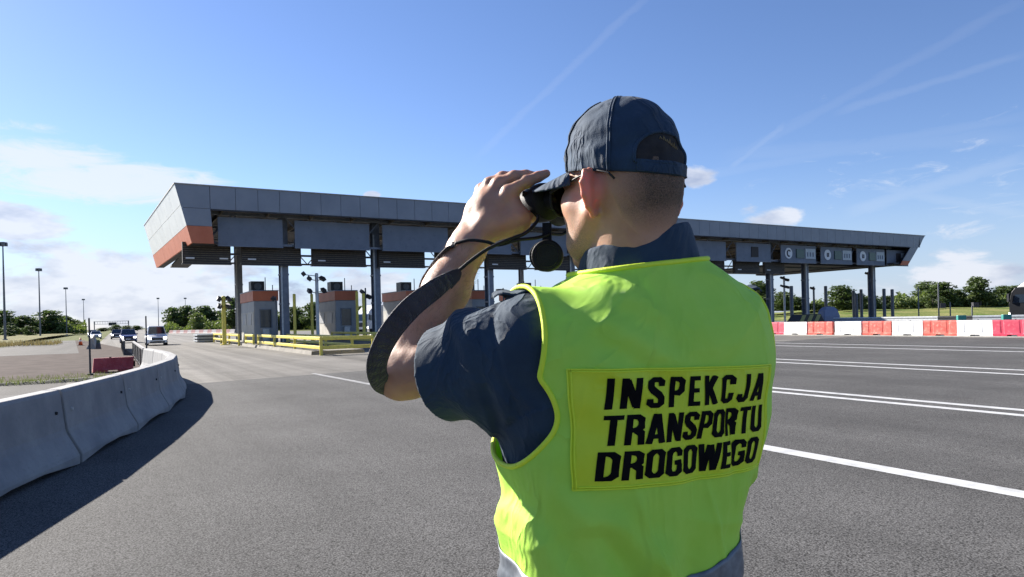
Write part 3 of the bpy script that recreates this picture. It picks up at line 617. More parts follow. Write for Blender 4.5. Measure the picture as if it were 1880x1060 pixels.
# recessed boards
bx = [(400, 519), (541, 678), (702, 822), (840, 938), (955, 1040), (1060, 1130), (1150, 1215), (1225, 1272), (1277, 1332), (1351, 1414), (1433, 1497), (1506, 1563), (1572, 1623), (1627, 1666)]
TB = TF + 1.1
for i, (a, b) in enumerate(bx):
    sa, sb = s_at(a, TB, 420), s_at(b, TB, 430)
    zt = ZM - .35
    m_ = MB(); m_.box(sa, sb, TB, TB + .12, ZB + .05, zt); bo = m_.build('recessed_board', M_board, can)
    m_ = MB(); m_.box(sa - .02, sb + .02, TB - .02, TB + .14, ZB - .03, ZB + .05); m_.build('board_lower_rail', M_steel, bo)
    if i >= 9:
        c = (sa + sb) / 2; w = sb - sa
        if i in (10, 11, 12):
            r = MB(); cx = sa + w * .20; n = 20; r.tube([(cx, TB - .06, 8.15), (cx, TB - .01, 8.15)], .62, n); sg = r.build('round_sign', M_white, bo)
            r = MB()
            if i == 10: r.tube([(cx + .28 * math.cos(k), TB - .08, 8.15 + .34 * math.sin(k)) for k in [0.7 + .32 * j for j in range(15)]], .07, 6)
            else: r.tube([(cx - .12, TB - .08, 7.95), (cx - .12, TB - .08, 8.35), (cx + .14, TB - .08, 8.35), (cx + .14, TB - .08, 7.95), (cx - .12, TB - .08, 7.95)], .06, 6)
            r.build('sign_symbol', M_brk, sg)
            r = MB(); r.box(sa + w * .42, sa + w * .64, TB - .10, TB - .005, 7.65, 8.65); r.build('signal_panel', mat('signal_green_glass', (.01, .05, .045), (.02, .09, .07), scale=8, rough=.3), bo)
        if i >= 10:
            r = MB(); r.box(sa + w * .68, sa + w * .97, TB - .08, TB - .005, 7.6, 8.75); wp = r.build('white_sign', mat('pale_sign_face', (.42, .47, .50), (.5, .54, .56), scale=8, rough=.5), bo)
            r = MB()
            for q_ in range(3): r.box(sa + w * (.72 + .08 * q_), sa + w * (.755 + .08 * q_), TB - .10, TB - .081, 7.85, 8.35)
            r.build('sign_lettering', M_board, wp)
        if i in (9, 13):
            r = MB(); r.box(sa + w * .42, sa + w * .62, TB - .08, TB - .005, 7.6, 8.7); r.build('signal_panel', M_led, bo)
# message boards hanging under the edge
bd = [(335, 424), (443, 553), (573, 672), (695, 780), (800, 878), (896, 966), (985, 1045), (1065, 1120), (1140, 1190), (1210, 1252), (1272, 1330), (1349, 1394), (1404, 1440)]
names_b = ['leftmost', 'second', 'third', 'fourth', 'fifth', 'sixth', 'seventh', 'eighth', 'ninth', 'tenth', 'eleventh', 'twelfth', 'rightmost']
TH = TF + 2.2
for i, (a, b) in enumerate(bd):
    sa, sb = s_at(a, TH, 470), s_at(b, TH, 480); z0, z1 = 5.93, 7.42
    root = empty('message_board', P((sa + sb) / 2, TH, z0), PH, 'black slatted message board hanging from the canopy, %s of the row' % names_b[i], 'sign board', 'dark message boards under the canopy')
    w = (sb - sa) / 2
    m_ = MB(); m_.box(-w, w, 0, .35, 0, z1 - z0); m_.build('housing', M_led, root)
    m_ = MB()
    for j in range(9): zz = .08 + j * (z1 - z0 - .1) / 9; m_.box(-w + .05, w - .05, -.03, 0, zz, zz + .035)
    m_.build('slats', M_rust, root)
    m_ = MB(); m_.box(-w - .05, w + .05, -.05, .40, -.05, 0.0); m_.build('lower_frame', M_blk, root)
    for x in ([-w * .7, w * .7] if i == 0 else [-w * .66]):
        m_ = MB(); m_.box(x - .28, x + .28, -.06, -.031, .32, .42); m_.build('label_plate', M_white, root)
    for x in (-w * .8, w * .8): m_ = MB(); m_.box(x - .05, x + .05, .12, .22, z1 - z0, z1 - z0 + .45); m_.build('hanger', M_steel, root)
    for k in range(4): 
        x = -w + (k + .6) * w / 2.1; m_ = MB(); m_.box(x - .10, x + .10, .05, .2, z1 - z0 + .02, z1 - z0 + .12); m_.build('clip', M_white, root)
# columns
cols = [(521, 53.0, 'front steel canopy column left of the second booth'), (690, 53, 'front steel canopy column between second and third booths'), (898, 53, 'canopy column seen just left of the raised forearm strap'), (957, 60, 'slim canopy column seen below the binoculars'), (1048, 53, 'canopy column seen beneath the chin'), (1413, 53, 'canopy column just right of the vest shoulder'), (1478, 53, 'canopy column in the middle of the right-hand lanes'), (1601, 53, 'rightmost canopy column'), (438, 66.5, 'rear canopy column behind the leftmost booth')]
for i, (px, t, lab) in enumerate(cols):
    s_ = s_at(px, t, 520); hw = .30 if px != 957 else .14
    root = empty('canopy_column', P(s_, t), PH, lab, 'column', 'steel columns carrying the canopy')
    m_ = MB(); h_ = 9.5; m_.box(-hw, hw, -.30, -.26, .12, h_); m_.box(-hw, hw, .26, .30, .12, h_); m_.box(-.05, .05, -.26, .26, .12, h_); m_.build('shaft', M_steel, root)
    m_ = MB(); m_.box(-hw - .15, hw + .15, -.45, .45, 0, .12); m_.build('base_plate', M_pale, root)
    m_ = MB(); m_.box(-hw + .03, -hw + .14, -.36, -.30, .2, 8.5); m_.build('cable_duct', M_galv, root)
    for z in (3.0, 5.2): m_ = MB(); m_.box(-hw - .03, hw + .03, -.34, .34, z, z + .12); m_.build('bracket', M_steel, root)

# islands, booths, guard rails
M_isl = mat('island_concrete', (.16, .145, .12), (.25, .23, .19), scale=1.5, rough=.85, bump=.004, speck=(14, (.2, .18, .15), .6))
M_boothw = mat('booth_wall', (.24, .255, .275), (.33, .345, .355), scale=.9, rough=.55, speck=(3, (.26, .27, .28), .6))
M_boothw_lit = mat('booth_cream_wall', (.48, .465, .42), (.38, .37, .335), scale=1.2, rough=.6)  # pale tone stands in for sun on the lower booth wall
M_bdark = mat('booth_glass', (.03, .035, .045), (.05, .06, .07), scale=2, rough=.15)
M_yel = mat('yellow_paint', (.78, .64, .10), (.62, .50, .08), scale=4, rough=.45, speck=(10, (.30, .24, .08), .5))
sI = [9.6 + 6.2 * i for i in range(13)]
lab_i = ['leftmost'] + ords[1:] + ['last']
for i, s_ in enumerate(sI):
    if i > 8: break
    mb = MB(); mb.hexa([Vector((s_ - 1.4, 33.5, 0)), Vector((s_ + 1.3, 33.5, 0)), Vector((s_ + 1.4, 76, 0)), Vector((s_ - 1.4, 76, 0))], [Vector((s_ - 1.35, 33.6, .18)), Vector((s_ + 1.25, 33.6, .18)), Vector((s_ + 1.35, 75.9, .18)), Vector((s_ - 1.35, 75.9, .18))])
    isl = mb.build('toll_island', M_isl, rz=PH); tag(isl, kind='structure')
bs = [s_at(467, 55, 600), s_at(617, 55, 600), s_at(748, 55, 600), s_at(868, 55, 600)]
bs += [bs[-1] + 6.2 * k for k in (1, 2, 3)]
for i, sb_ in enumerate(bs):
    root = empty('toll_booth', P(sb_, 55, .18), PH, ['leftmost toll booth, grey with cream side and orange top band', 'second toll booth from the left, shaded grey with orange band', 'third toll booth, partly behind the wide camera strap', 'fourth toll booth, seen between arm and shirt sleeve', 'toll booth hidden behind the person, fifth', 'toll booth hidden behind the person, sixth', 'toll booth hidden behind the person, seventh'][i], 'toll booth', 'toll booths on the islands')
    w, L, H = 1.75, 6.0, 3.95
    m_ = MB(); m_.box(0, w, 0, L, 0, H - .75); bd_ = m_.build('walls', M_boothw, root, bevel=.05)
    m_ = MB(); m_.box(-.03, .0, .1, L - .1, .1, H - 1.6); m_.build('side_panel', M_boothw_lit, root)  # sunlit lower part of the left wall, laid on as a pale sheet
    m_ = MB(); m_.box(-.06, w + .06, -.06, L + .06, H - .75, H); m_.build('roof_band', M_org, root)
    m_ = MB(); m_.box(-.09, w + .09, -.09, L + .09, H, H + .07); m_.build('roof_capping', M_steel, root)
    m_ = MB(); m_.box(.45, 1.25, -.035, -.001, 1.15, 2.5); wn = m_.build('front_window', M_bdark, root)
    m_ = MB(); m_.box(.40, .45, -.06, 0, 1.1, 2.55); m_.box(1.25, 1.30, -.06, 0, 1.1, 2.55); m_.box(.40, 1.30, -.06, 0, 2.5, 2.56); m_.build('window_frame', M_steel, wn)
    m_ = MB(); m_.box(.55, 1.0, -.5, -.1, 0, 1.05); m_.build('service_cabinet', M_galv, root)
    for y in (.9, 3.4):
        m_ = MB(); m_.box(-.06, -.031, y, y + 1.5, 1.35, 2.25); m_.build('side_window', mat('booth_louvre', (.30, .31, .32), (.38, .39, .40), scale=3, rough=.5, stretch=(1, 1, 9)), root)
    m_ = MB(); m_.box(w, w + .03, 1.0, 4.6, 1.1, 2.4); m_.build('side_window', M_bdark, root)
    m_ = MB(); m_.box(.1, 1.1, 1.6, 2.7, H + .07, H + .85); ac = m_.build('air_conditioner', M_blk, root)
    m_ = MB(); m_.tube([(.6, 1.58, H + .45), (.6, 1.55, H + .45)], .28, 14); m_.build('fan_grille', M_pole, ac)
    for y, hh in ((.7, 1.1), (.5, .5)): m_ = MB(); m_.tube([(1.0 if hh > 1 else 1.5, y, H + .07), (1.0 if hh > 1 else 1.5, y, H + hh)], .035, 6); m_.build('aerial', M_pole, root)
def guard(s_, t0, t1, hz, label, end=0.0, r=.075):
    root = empty('guard_rail', P(s_, t0, .0), PH, label, 'guard rail', 'yellow tube guard rails round the toll islands')
    L = t1 - t0
    for z in (hz * .93, hz * .42):
        m_ = MB(); m_.box(-.06, .06, 0, L, z - .085, z + .085); m_.build('rail', M_yel, root, bevel=.03)
        if end: m_ = MB(); m_.box(.06, end, -.06, .06, z - .085, z + .085); m_.build('end_rail', M_yel, root, bevel=.03)
    n = max(2, int(L / 4.5) + 1)
    for k in range(n): y = k * L / (n - 1); m_ = MB(); m_.tube([(0, y, 0), (0, y, hz)], r, 10); m_.build('post', M_yel, root)
    if end: m_ = MB(); m_.tube([(end, 0, 0), (end, 0, hz - .1), (end - .15, 0, hz)], r, 10); m_.build('post', M_yel, root)
guard(8.45, 32.6, 49, .86, 'yellow double guard rail on the near corner of the first island, with return end', end=2.55)
guard(8.35, 50.2, 53.5, .86, 'short yellow guard rail beside the leftmost booth')
guard(8.1, 55.0, 70, .86, 'yellow guard rail running past the leftmost booth to its far end')
guard(11.0, 36, 52, .80, 'yellow guard rail on the far edge of the first island')
guard(14.6, 38, 53, .86, 'yellow guard rail on the near edge of the second island', end=2.4)
guard(20.6, 39, 53, .86, 'yellow guard rail on the third island', end=2.4)
guard(26.8, 39, 53, .86, 'yellow guard rail on the fourth island', end=2.4)
p = W(383, 632, 66); root = empty('crash_cushion', (p.x, p.y, 0), PH, 'grey slatted crash cushion at the head of the first island', 'crash cushion')
for k, (a, b) in enumerate(((.0, .14), (.28, .42), (.56, .70))): m_ = MB(); m_.box(-1.0, 1.0, 0, 3.6, a + .08, b + .08); m_.build('beam', M_galv, root)
for y in (.2, 1.8, 3.4): m_ = MB(); m_.box(-.9, .9, y - .06, y + .06, 0, .78); m_.build('frame', M_pole, root)

# yellow posts with cameras, grey camera mast
def cam_post(px, t, ztop, m, label, cams=(), r=.11, base_z=.18):
    s_ = s_at(px, t, 580); root = empty('camera_post' if cams else 'height_post', P(s_, t, base_z), PH, label, 'post', 'posts on the toll islands')
    m_ = MB(); m_.tube([(0, 0, 0), (0, 0, ztop - base_z)], r, 10); m_.build('post_tube', m, root)
    m_ = MB(); m_.box(-r * 1.8, r * 1.8, -r * 1.8, r * 1.8, 0, .05); m_.build('foot_plate', m, root)
    m_ = MB(); m_.tube([(0, 0, ztop - base_z), (0, 0, ztop - base_z + .05)], [r * 1.1, r * .5], 10); m_.build('post_cap', m, root)
    for (dx, z, a) in cams:
        c_ = MB(); M_ = Matrix.Translation((dx, -.1, z - base_z)) @ Matrix.Rotation(a, 4, 'Y') @ Matrix.Rotation(.3, 4, 'X')
        c_.box(-.13, .13, -.36, .30, -.12, .12, M_); co = c_.build('camera', M_blk, root)
        c_ = MB(); c_.tube([(0, 0, z - base_z - .15), (dx, -.1, z - base_z - .05)], .03, 6); c_.build('camera_arm', M_pole, co)
def zof(px, py, t):
    s_ = s_at(px, t, py); p = P(s_, t); return CAMH + p.y * DIR(px, py).z
cam_post(411, 52, zof(411, 545, 52), M_yel, 'yellow post with four small cameras on the first island, farthest left', cams=[(-.3, zof(411, 549, 52), .5), (.3, zof(411, 549, 52), -.5), (-.28, zof(411, 562, 52), .4), (.28, zof(411, 562, 52), -.4)], r=.14)
for px, t, py, lab in [(541, 52, 541, 'plain yellow height post right of the front column'), (573, 54, 541, 'plain yellow height post left of the grey camera mast'), (668, 50, 540, 'yellow height post right of the second booth'), (656, 52, 536, 'yellow height post closest to the second booth')]:
    cam_post(px, t, zof(px, py, t), M_yel, lab)
z_ = zof(583, 503, 50)
cam_post(583, 50, z_, M_galv, 'grey mast with four black cameras before the second booth', cams=[(-.55, z_ - .35, .6), (.38, z_ - .35, -.6), (-.55, z_ - 1.25, .2), (.45, z_ - 1.2, -.2), (-.95, z_ - .02, .9)], r=.12)
cam_post(507, 52.5, zof(507, 545, 52.5), M_pole, 'short dark camera post leaning on the front column', cams=[(-.2, zof(507, 548, 52), .8)], r=.05)
for px in (672, 925): cam_post(px, 53, zof(px, 530, 53), M_pole, 'slim dark camera post by the %s booth' % ('third' if px < 800 else 'fifth'), cams=[(-.3, zof(px, 536, 53), .5), (.2, zof(px, 545, 53), -.6)], r=.06)
# right-hand lanes: posts
rp = [(1388, 56, 545, 0, 'just right of the vest shoulder'), (1397, 60, 550, 0, 'beside the first column right of the vest'), (1441, 56, 508, 4, 'carrying cameras before the dark soffit'), (1454, 52, 526, 0, 'dark, right of the camera post'), (1495, 56, 527, 1, 'with an arm, right of the middle column'), (1517, 56, 526, 0, 'between middle column and round tree'), (1568, 58, 534, 0, 'first of the three in front of the tree'), (1573, 54, 540, 0, 'shortest of the three in front of the tree'), (1582, 58, 532, 0, 'last of the three in front of the tree'), (1596, 56, 500, 2, 'with cameras clamped to the rightmost column'), (1624, 52, 531, 0, 'black, just right of the rightmost column'), (1639, 52, 532, 0, 'farthest right under the canopy end')]
for px, t, py, nc, lab in rp:
    z_ = zof(px, py, t); cm = [(-.4, z_ - .2, .5), (.3, z_ - .4, -.5), (-.4, z_ - 1.2, .3), (.35, z_ - 1.3, -.3)][:nc]
    cam_post(px, t, z_, M_galv if nc == 4 else M_pole, 'dark lane post ' + lab if 'dark' not in lab else 'lane post ' + lab, cams=cm, r=.20 if nc == 0 else .12)
# steel guardrail beyond the plastic row
ga, gb = W(1530, 588, 60), W(1722, 584, 52)
def steel_rail(pa, pb, label, m):
    d = pb - pa; d.z = 0; root = empty('steel_guardrail', (pa.x, pa.y, 0), math.atan2(d.y, d.x), label, 'guardrail', 'guardrails beyond the plastic barriers')
    L = d.length; r = MB()
    pf = [(0, .50), (-.05, .56), (-.05, .64), (0, .70), (-.05, .76), (-.05, .84), (0, .90)]
    r.loft([[Vector((x, y, z)) for y, z in pf] + [Vector((x, y + .02, z)) for y, z in pf[::-1]] for x in (0, L)]); r.build('rail_beam', m, root)
    n = int(L / 2)
    for k in range(n + 1): r = MB(); x = .1 + k * (L - .2) / n; r.box(x - .05, x + .05, .02, .14, 0, .88); r.build('post', M_pole, root)
steel_rail(ga, gb, 'pale steel guardrail beyond the plastic barriers, under the canopy end', M_galv)
gc = W(1786, 583, 50); gd = W(1900, 583, 47)
steel_rail(gb, gc, 'dark guardrail section right of the pale one', M_blk)
steel_rail(gc, gd, 'guardrail section in front of the black lorry', M_galv)
M_grn = mat('teal_paint', (.02, .20, .17), (.03, .26, .22), scale=5, rough=.5)
for px, D in ((1765, 49.5), (1848, 47.5)):
    p = W(px, 590, D); root = empty('guardrail_terminal', (p.x, p.y, 0), .2, 'teal guardrail end marker, %s one' % ('left' if px < 1800 else 'right, by the lorry'), 'marker', 'teal markers')
    m_ = MB(); m_.box(-.35, .35, -.1, .1, .4, .95); m_.build('marker_face', M_grn, root, bevel=.03); m_ = MB(); m_.box(-.06, .06, .0, .12, 0, .4); m_.build('leg', M_pole, root)
# striped nose cushion and blue tank
M_str = mat('striped_cushion_dark', (.03, .03, .03), rough=.6)
p = W(1488, 592, 62); root = empty('crash_cushion', (p.x, p.y, 0), .35, 'sloping nose cushion with dark and olive stripes behind the barriers', 'crash cushion')
m_ = MB(); m_.hexa([Vector((-2.0, 0, 0)), Vector((2.0, 0, 0)), Vector((2.0, 1.4, 0)), Vector((-2.0, 1.4, 0))], [Vector((-.8, 0, 1.25)), Vector((1.2, 0, 1.25)), Vector((1.2, 1.4, 1.25)), Vector((-.8, 1.4, 1.25))]); m_.build('cushion_body', M_str, root)
for k in range(3):
    x = -1.6 + k * .85; m_ = MB(); m_.add([(x, -.02, .05), (x + .45, -.02, .05), (x + 1.15, -.02, 1.2), (x + .70, -.02, 1.2)], [(0, 1, 2, 3)]); m_.build('stripe', mat('olive_paint', (.30, .29, .10), rough=.6), root)
p = W(1521, 590, 66); root = empty('water_tank', (p.x, p.y, 0), .2, 'blue grey tank right of the striped nose cushion', 'tank')
m_ = MB(); m_.loft([[Vector((x, y, z)) for x, y in ((-.85 * k, -.6 * k), (.85 * k, -.6 * k), (.85 * k, .6 * k), (-.85 * k, .6 * k))] for z, k in ((0, 1), (1.0, 1), (1.6, .8), (1.9, .5))]); m_.build('tank_body', mat('tank_blue', (.14, .17, .26), (.18, .21, .3), rough=.5), root, bevel=.06)
m_ = MB(); m_.tube([(0, 0, 1.9), (0, 0, 2.0)], .2, 12); m_.build('lid', M_pole, root)
for px, py, top, D, lab in [(1687, 583, 527, 70, 'thin post left of the dark tree'), (1724, 585, 520, 62, 'thin post with a box, before the dark tree'), (1745, 585, 555, 66, 'thin post right of the dark tree'), (1785, 583, 562, 62, 'short thin post with a small box near the lorry')]:
    b = W(px, py, D); h = W(px, top, D).z; root = empty('field_post', (b.x, b.y, 0), 0, 'dark ' + lab, 'post', 'thin posts before the meadow')
    m_ = MB(); m_.tube([(0, 0, 0), (0, 0, h)], .06, 8); m_.build('pole', M_pole, root)
    if 'box' in lab: m_ = MB(); m_.box(.05, .55, -.15, .15, 1.5, 1.95); m_.build('box', M_blk, root)

#@TREES
# ------------------------------------------------------------------ trees
M_leaf = mat('foliage', (.025, .045, .012), (.10, .14, .035), scale=.9, rough=.7, trans=(.10, .16, .03, .28), lo=.3, hi=.7)
M_leaf2 = mat('foliage_light', (.05, .085, .02), (.14, .18, .05), scale=.9, rough=.7, trans=(.16, .22, .04, .28), lo=.3, hi=.7)
M_bark = mat('bark', (.06, .05, .04), (.11, .09, .07), scale=8, rough=.9)
def tree_proto(seed, shape, n, leaf=.34):
    R_ = random.Random(seed); vs = []; fs = []
    # unit tree: height 1, crown radius by shape; clumps of leaves
    clumps = []
    for i in range(shape[0]):
        u = R_.random(); zc = shape[1] + (1 - shape[1]) * (i + .5) / shape[0]; rr = shape[2] * (math.sin(math.pi * min(1, (zc - shape[1] * .75) / (1.03 - shape[1] * .75))) ** .7)
        a = R_.random() * 6.28; rad = rr * math.sqrt(R_.random()) * .75
        clumps.append((rad * math.cos(a), rad * math.sin(a), zc - .03, R_.uniform(.10, .19)))
    for i in range(n):
        c = R_.choice(clumps); d = Vector((R_.gauss(0, 1), R_.gauss(0, 1), R_.gauss(0, 1))).normalized() * c[3] * R_.uniform(.55, 1.12)
        p = Vector((c[0] + d.x, c[1] + d.y, c[2] + d.z * .8)); s_ = leaf * .07 * R_.uniform(.6, 1.5)
        nrm = (d.normalized() + Vector((R_.gauss(0, .6), R_.gauss(0, .6), R_.gauss(0, .6)))).normalized(); a = nrm.orthogonal().normalized(); b = nrm.cross(a)
        k = len(vs); vs += [p - a * s_, p + b * s_ * .7, p + a * s_, p - b * s_ * .7]; fs.append((k, k + 1, k + 2, k + 3))
    tb = MB(); tb.tube([(0, 0, -.02), (.01, 0, .2), (0, .01, .45), (.01, 0, .8)], [.026, .02, .014, .005], 7)
    for c in clumps[::2]: tb.tube([(0, 0, c[2] * .55), (c[0] * .5, c[1] * .5, c[2] * .85), (c[0], c[1], c[2])], [.010, .007, .003], 5)
    return vs, fs, tb
protos = {}
def tree(x, D, z, h, wf, label, kind=0, light=False, group='trees beyond the toll plaza'):
    key = (kind, light)
    if key not in protos:
        shp = [(26, .22, .34), (30, .12, .42), (22, .30, .26), (26, .02, .60)][kind]; vs, fs, tb = tree_proto(11 + kind, shp, [2600, 2800, 2200, 2600][kind], .42)
        root = empty('tree' if kind != 3 else 'bush'); cr = mesh_obj('crown', vs, fs, M_leaf2 if light else M_leaf, root); tb.build('trunk', M_bark, root); protos[key] = root; o = root
    else: o = copy_tree(protos[key])
    o.location = (x, D, z); o.scale = (h * wf, h * wf, h); o.rotation_euler = (0, 0, random.random() * 6.28)
    tag(o, label, 'bush' if kind == 3 else 'tree', group); return o
def tree_px(px, top, D, z, wpx, label, kind=0, light=False, group=None):
    h = (W(px, top, D).z - z) * random.uniform(.93, 1.06); w_m = wpx / F * D * (1.0 if kind == 3 else 1.5); shp = [.34, .42, .26, .60][kind]; wf = w_m / (2 * (shp + .12) * h)
    tree(W(px, top, D).x, D, z, h, wf, label, kind, light, group or 'trees beyond the toll plaza')
GL = 'dark trees behind the left yard'; GM = 'trees along the motorway right of the white van'; GR = 'trees and bushes along the right meadow'
for a in [(5, 573, 190, .6, 60, 'dark tree at the left edge of the photo, behind the first mast', 1), (38, 583, 195, .6, 50, 'dark tree between the first and second masts', 0), (64, 587, 200, .6, 40, 'low dark tree just left of the second mast', 1), (92, 574, 205, .6, 62, 'tallest tree of the left wood, right of the second mast', 1), (118, 580, 215, .6, 50, 'dark tree around the third mast', 0), (140, 592, 225, .6, 36, 'small dark tree at the right end of the left wood', 1),
          (20, 597, 150, .5, 60, 'low bush in front of the wood at the left edge', 3), (56, 600, 150, .5, 50, 'low bush right of the first mast', 3)]: tree_px(*a, group=GL)
for a in [(212, 597, 420, 0, 24, 'far small tree below the gantry sign', 1), (232, 598, 430, 0, 26, 'far small tree above the blue car', 1), (252, 598, 430, 0, 22, 'far small tree left of the white van', 0), (190, 602, 460, 0, 26, 'farthest tree left of the gantry', 1)]: tree_px(*a, group='far trees at the end of the motorway')
for a in [(318, 567, 210, 0, 44, 'round tree at the left end of the wood right of the van', 1), (340, 566, 215, 0, 40, 'dark tree with a slim mast rising from it', 0), (372, 561, 210, 0, 48, 'tallest tree left of the first yellow post', 0), (362, 577, 180, 0, 36, 'lighter round tree in front of the dark wood', 1, True), (402, 572, 210, 0, 44, 'dark tree just left of the first yellow post', 1), (428, 552, 190, 0, 46, 'tall tree behind the leftmost booth', 0), (460, 570, 200, 0, 46, 'tree hidden behind the leftmost booth', 1),
          (498, 575, 190, 0, 46, 'tree between the leftmost booth and the front column', 1), (540, 567, 190, 0, 52, 'tree behind the plain yellow post', 1), (572, 556, 185, 0, 44, 'tree behind the pair of yellow posts', 0), (610, 572, 190, 0, 48, 'tree behind the second booth', 1), (660, 566, 185, 0, 50, 'tree seen between the second and third booths', 1), (715, 572, 190, 0, 50, 'tree behind the third booth', 1), (770, 575, 190, 0, 50, 'tree behind the forearm strap', 1), (830, 570, 190, 0, 50, 'tree behind the raised forearm', 0), (920, 560, 185, 0, 50, 'tree seen above the shoulder epaulette', 1)]: tree_px(*a, group=GM)
for a in [(1395, 515, 150, 1.6, 56, 'tree just right of the vest shoulder', 0), (1368, 535, 150, 1.6, 46, 'tree touching the vest shoulder', 1), (1436, 538, 155, 1.8, 50, 'bushy tree behind the lane camera post', 1), (1462, 545, 160, 1.8, 40, 'small tree left of the middle column', 1), (1500, 556, 170, 2, 46, 'low bush right of the middle column', 3, True), (1545, 528, 150, 1.6, 62, 'broad round tree under the canopy end', 1), (1570, 540, 150, 1.6, 44, 'dark tree behind the group of three posts', 0), (1600, 545, 160, 1.8, 40, 'tree behind the rightmost column', 1), (1628, 543, 165, 2, 40, 'tree behind the two dark posts', 1), (1660, 553, 175, 2.2, 60, 'low light bush right of the canopy end', 3, True), (1698, 517, 165, 2.0, 44, 'pointed tree left of the thin post', 2), (1730, 517, 160, 2.0, 50, 'dark tree behind the post with a box', 0), (1712, 540, 150, 1.8, 60, 'dark bush at the foot of the pointed tree', 3), (1757, 532, 165, 2.0, 46, 'round tree between the dark tree and the tallest one', 1), (1776, 545, 160, 2, 44, 'light bush left of the tallest tree', 3, True), (1798, 508, 158, 2.0, 46, 'tallest tree right of the canopy', 0), (1812, 538, 160, 2, 50, 'bush right of the tallest tree', 3), (1838, 526, 165, 2, 44, 'tree left of the black lorry', 1), (1862, 524, 165, 2, 40, 'tree behind the lorry cab', 0), (1890, 520, 165, 2, 50, 'tree behind the lorry trailer', 1)]: tree_px(*a, group=GR)
# hedge line under the trees: one continuous scrub
def scrub(name, px0, px1, D0, D1, z, h, n, label):
    vs = []; fs = []
    for i in range(n):
        u = random.random(); px = px0 + (px1 - px0) * u; D = random.uniform(D0, D1); x = W(px, 580, D).x
        hh = h * (.55 + .45 * math.sin(px * .09) * math.sin(px * .037 + 1)) * random.uniform(.3, 1.0); p = Vector((x, D, z + hh * random.random())); s_ = random.uniform(.2, .5)
        nrm = Vector((random.gauss(0, 1), random.gauss(0, 1), random.gauss(.3, 1))).normalized(); a = nrm.orthogonal().normalized(); b = nrm.cross(a); k = len(vs)
        vs += [p - a * s_, p + b * s_ * .7, p + a * s_, p - b * s_ * .7]; fs.append((k, k + 1, k + 2, k + 3))
    tag(mesh_obj(name, vs, fs, M_leaf2), label, 'undergrowth', kind='stuff')
scrub('undergrowth', 1340, 1960, 158, 182, 2.0, 4.6, 34000, 'green scrub along the top of the right meadow')
scrub('undergrowth', 300, 960, 190, 212, 0, 6.5, 30000, 'green scrub under the trees behind the booths')
scrub('undergrowth', -60, 158, 200, 228, .5, 5.2, 13000, 'dark scrub under the left wood')
#@PERSON
# ------------------------------------------------------------------ signed distance modelling tools
TH_ = math.radians(25.0); CT, ST_ = math.cos(TH_), math.sin(TH_); NX, NY = .197, 1.10
def L(px, py, D):                            # body frame: X his right, Y ahead of him, Z up
    w = W(px, py, D); dx, dy = w.x - NX, w.y - NY
    return np.array((dx * CT + dy * ST_, -dx * ST_ + dy * CT, w.z))
def LW(x, y, z=0): dx, dy = x - NX, y - NY; return np.array((dx * CT + dy * ST_, -dx * ST_ + dy * CT, z))
PSI = math.radians(33.0) - TH_               # head turned further left than the chest
HC = LW(.176, 1.085); EYE = 1.703
def hp(x, y, z): return np.array((HC[0] + x * math.cos(PSI) - y * math.sin(PSI), HC[1] + x * math.sin(PSI) + y * math.cos(PSI), EYE + z))
Rh = np.array(((math.cos(PSI), -math.sin(PSI), 0), (math.sin(PSI), math.cos(PSI), 0), (0, 0, 1.0)))
def unhp(v): d = np.asarray(v) - np.array((HC[0], HC[1], EYE)); return Rh.T @ d
def cone(a, b, r1, r2):
    a = np.asarray(a, float); b = np.asarray(b, float); ba = b - a; L2 = float(ba @ ba) + 1e-12
    def f(p):
        h = np.clip(((p - a) @ ba) / L2, 0, 1); return np.linalg.norm(p - a - h[:, None] * ba, axis=1) - (r1 + (r2 - r1) * h)
    return f
def ell(c, r, Rm=None):
    c = np.asarray(c, float); r = np.asarray(r, float); Rm = np.eye(3) if Rm is None else Rm
    def f(p):
        q = (p - c) @ Rm; k0 = np.linalg.norm(q / r, axis=1); k1 = np.linalg.norm(q / (r * r), axis=1) + 1e-9; return k0 * (k0 - 1) / k1
    return f
def slices(tab, expo=2.5, shear=0.0, fold=None):
    tab = np.array(tab, float)
    def f(p):
        z = p[:, 2] - shear * p[:, 0] * np.clip((p[:, 2] - 1.3) / .2, 0, 1); x = p[:, 0] + .005 + .033 * np.clip((1.34 - p[:, 2]) / .17, 0, 1)
        a = np.interp(z, tab[:, 0], tab[:, 1]); b = np.interp(z, tab[:, 0], tab[:, 2]); c = np.interp(z, tab[:, 0], tab[:, 3])
        if fold is not None:
            e = fold(p); a = a + e; b = b + e
        k = ((np.abs(x) / a) ** expo + (np.abs(p[:, 1] - c) / b) ** expo) ** (1 / expo)
        d = (k - 1) * np.minimum(a, b)
        d = np.maximum(d, np.maximum(z - tab[-1, 0], tab[0, 0] - z))
        return d
    return f
def smin(a, b, k):
    if k <= 0: return np.minimum(a, b)
    h = np.clip(.5 + .5 * (b - a) / k, 0, 1); return b + (a - b) * h - k * h * (1 - h)
def smax(a, b, k): return -smin(-a, -b, k)
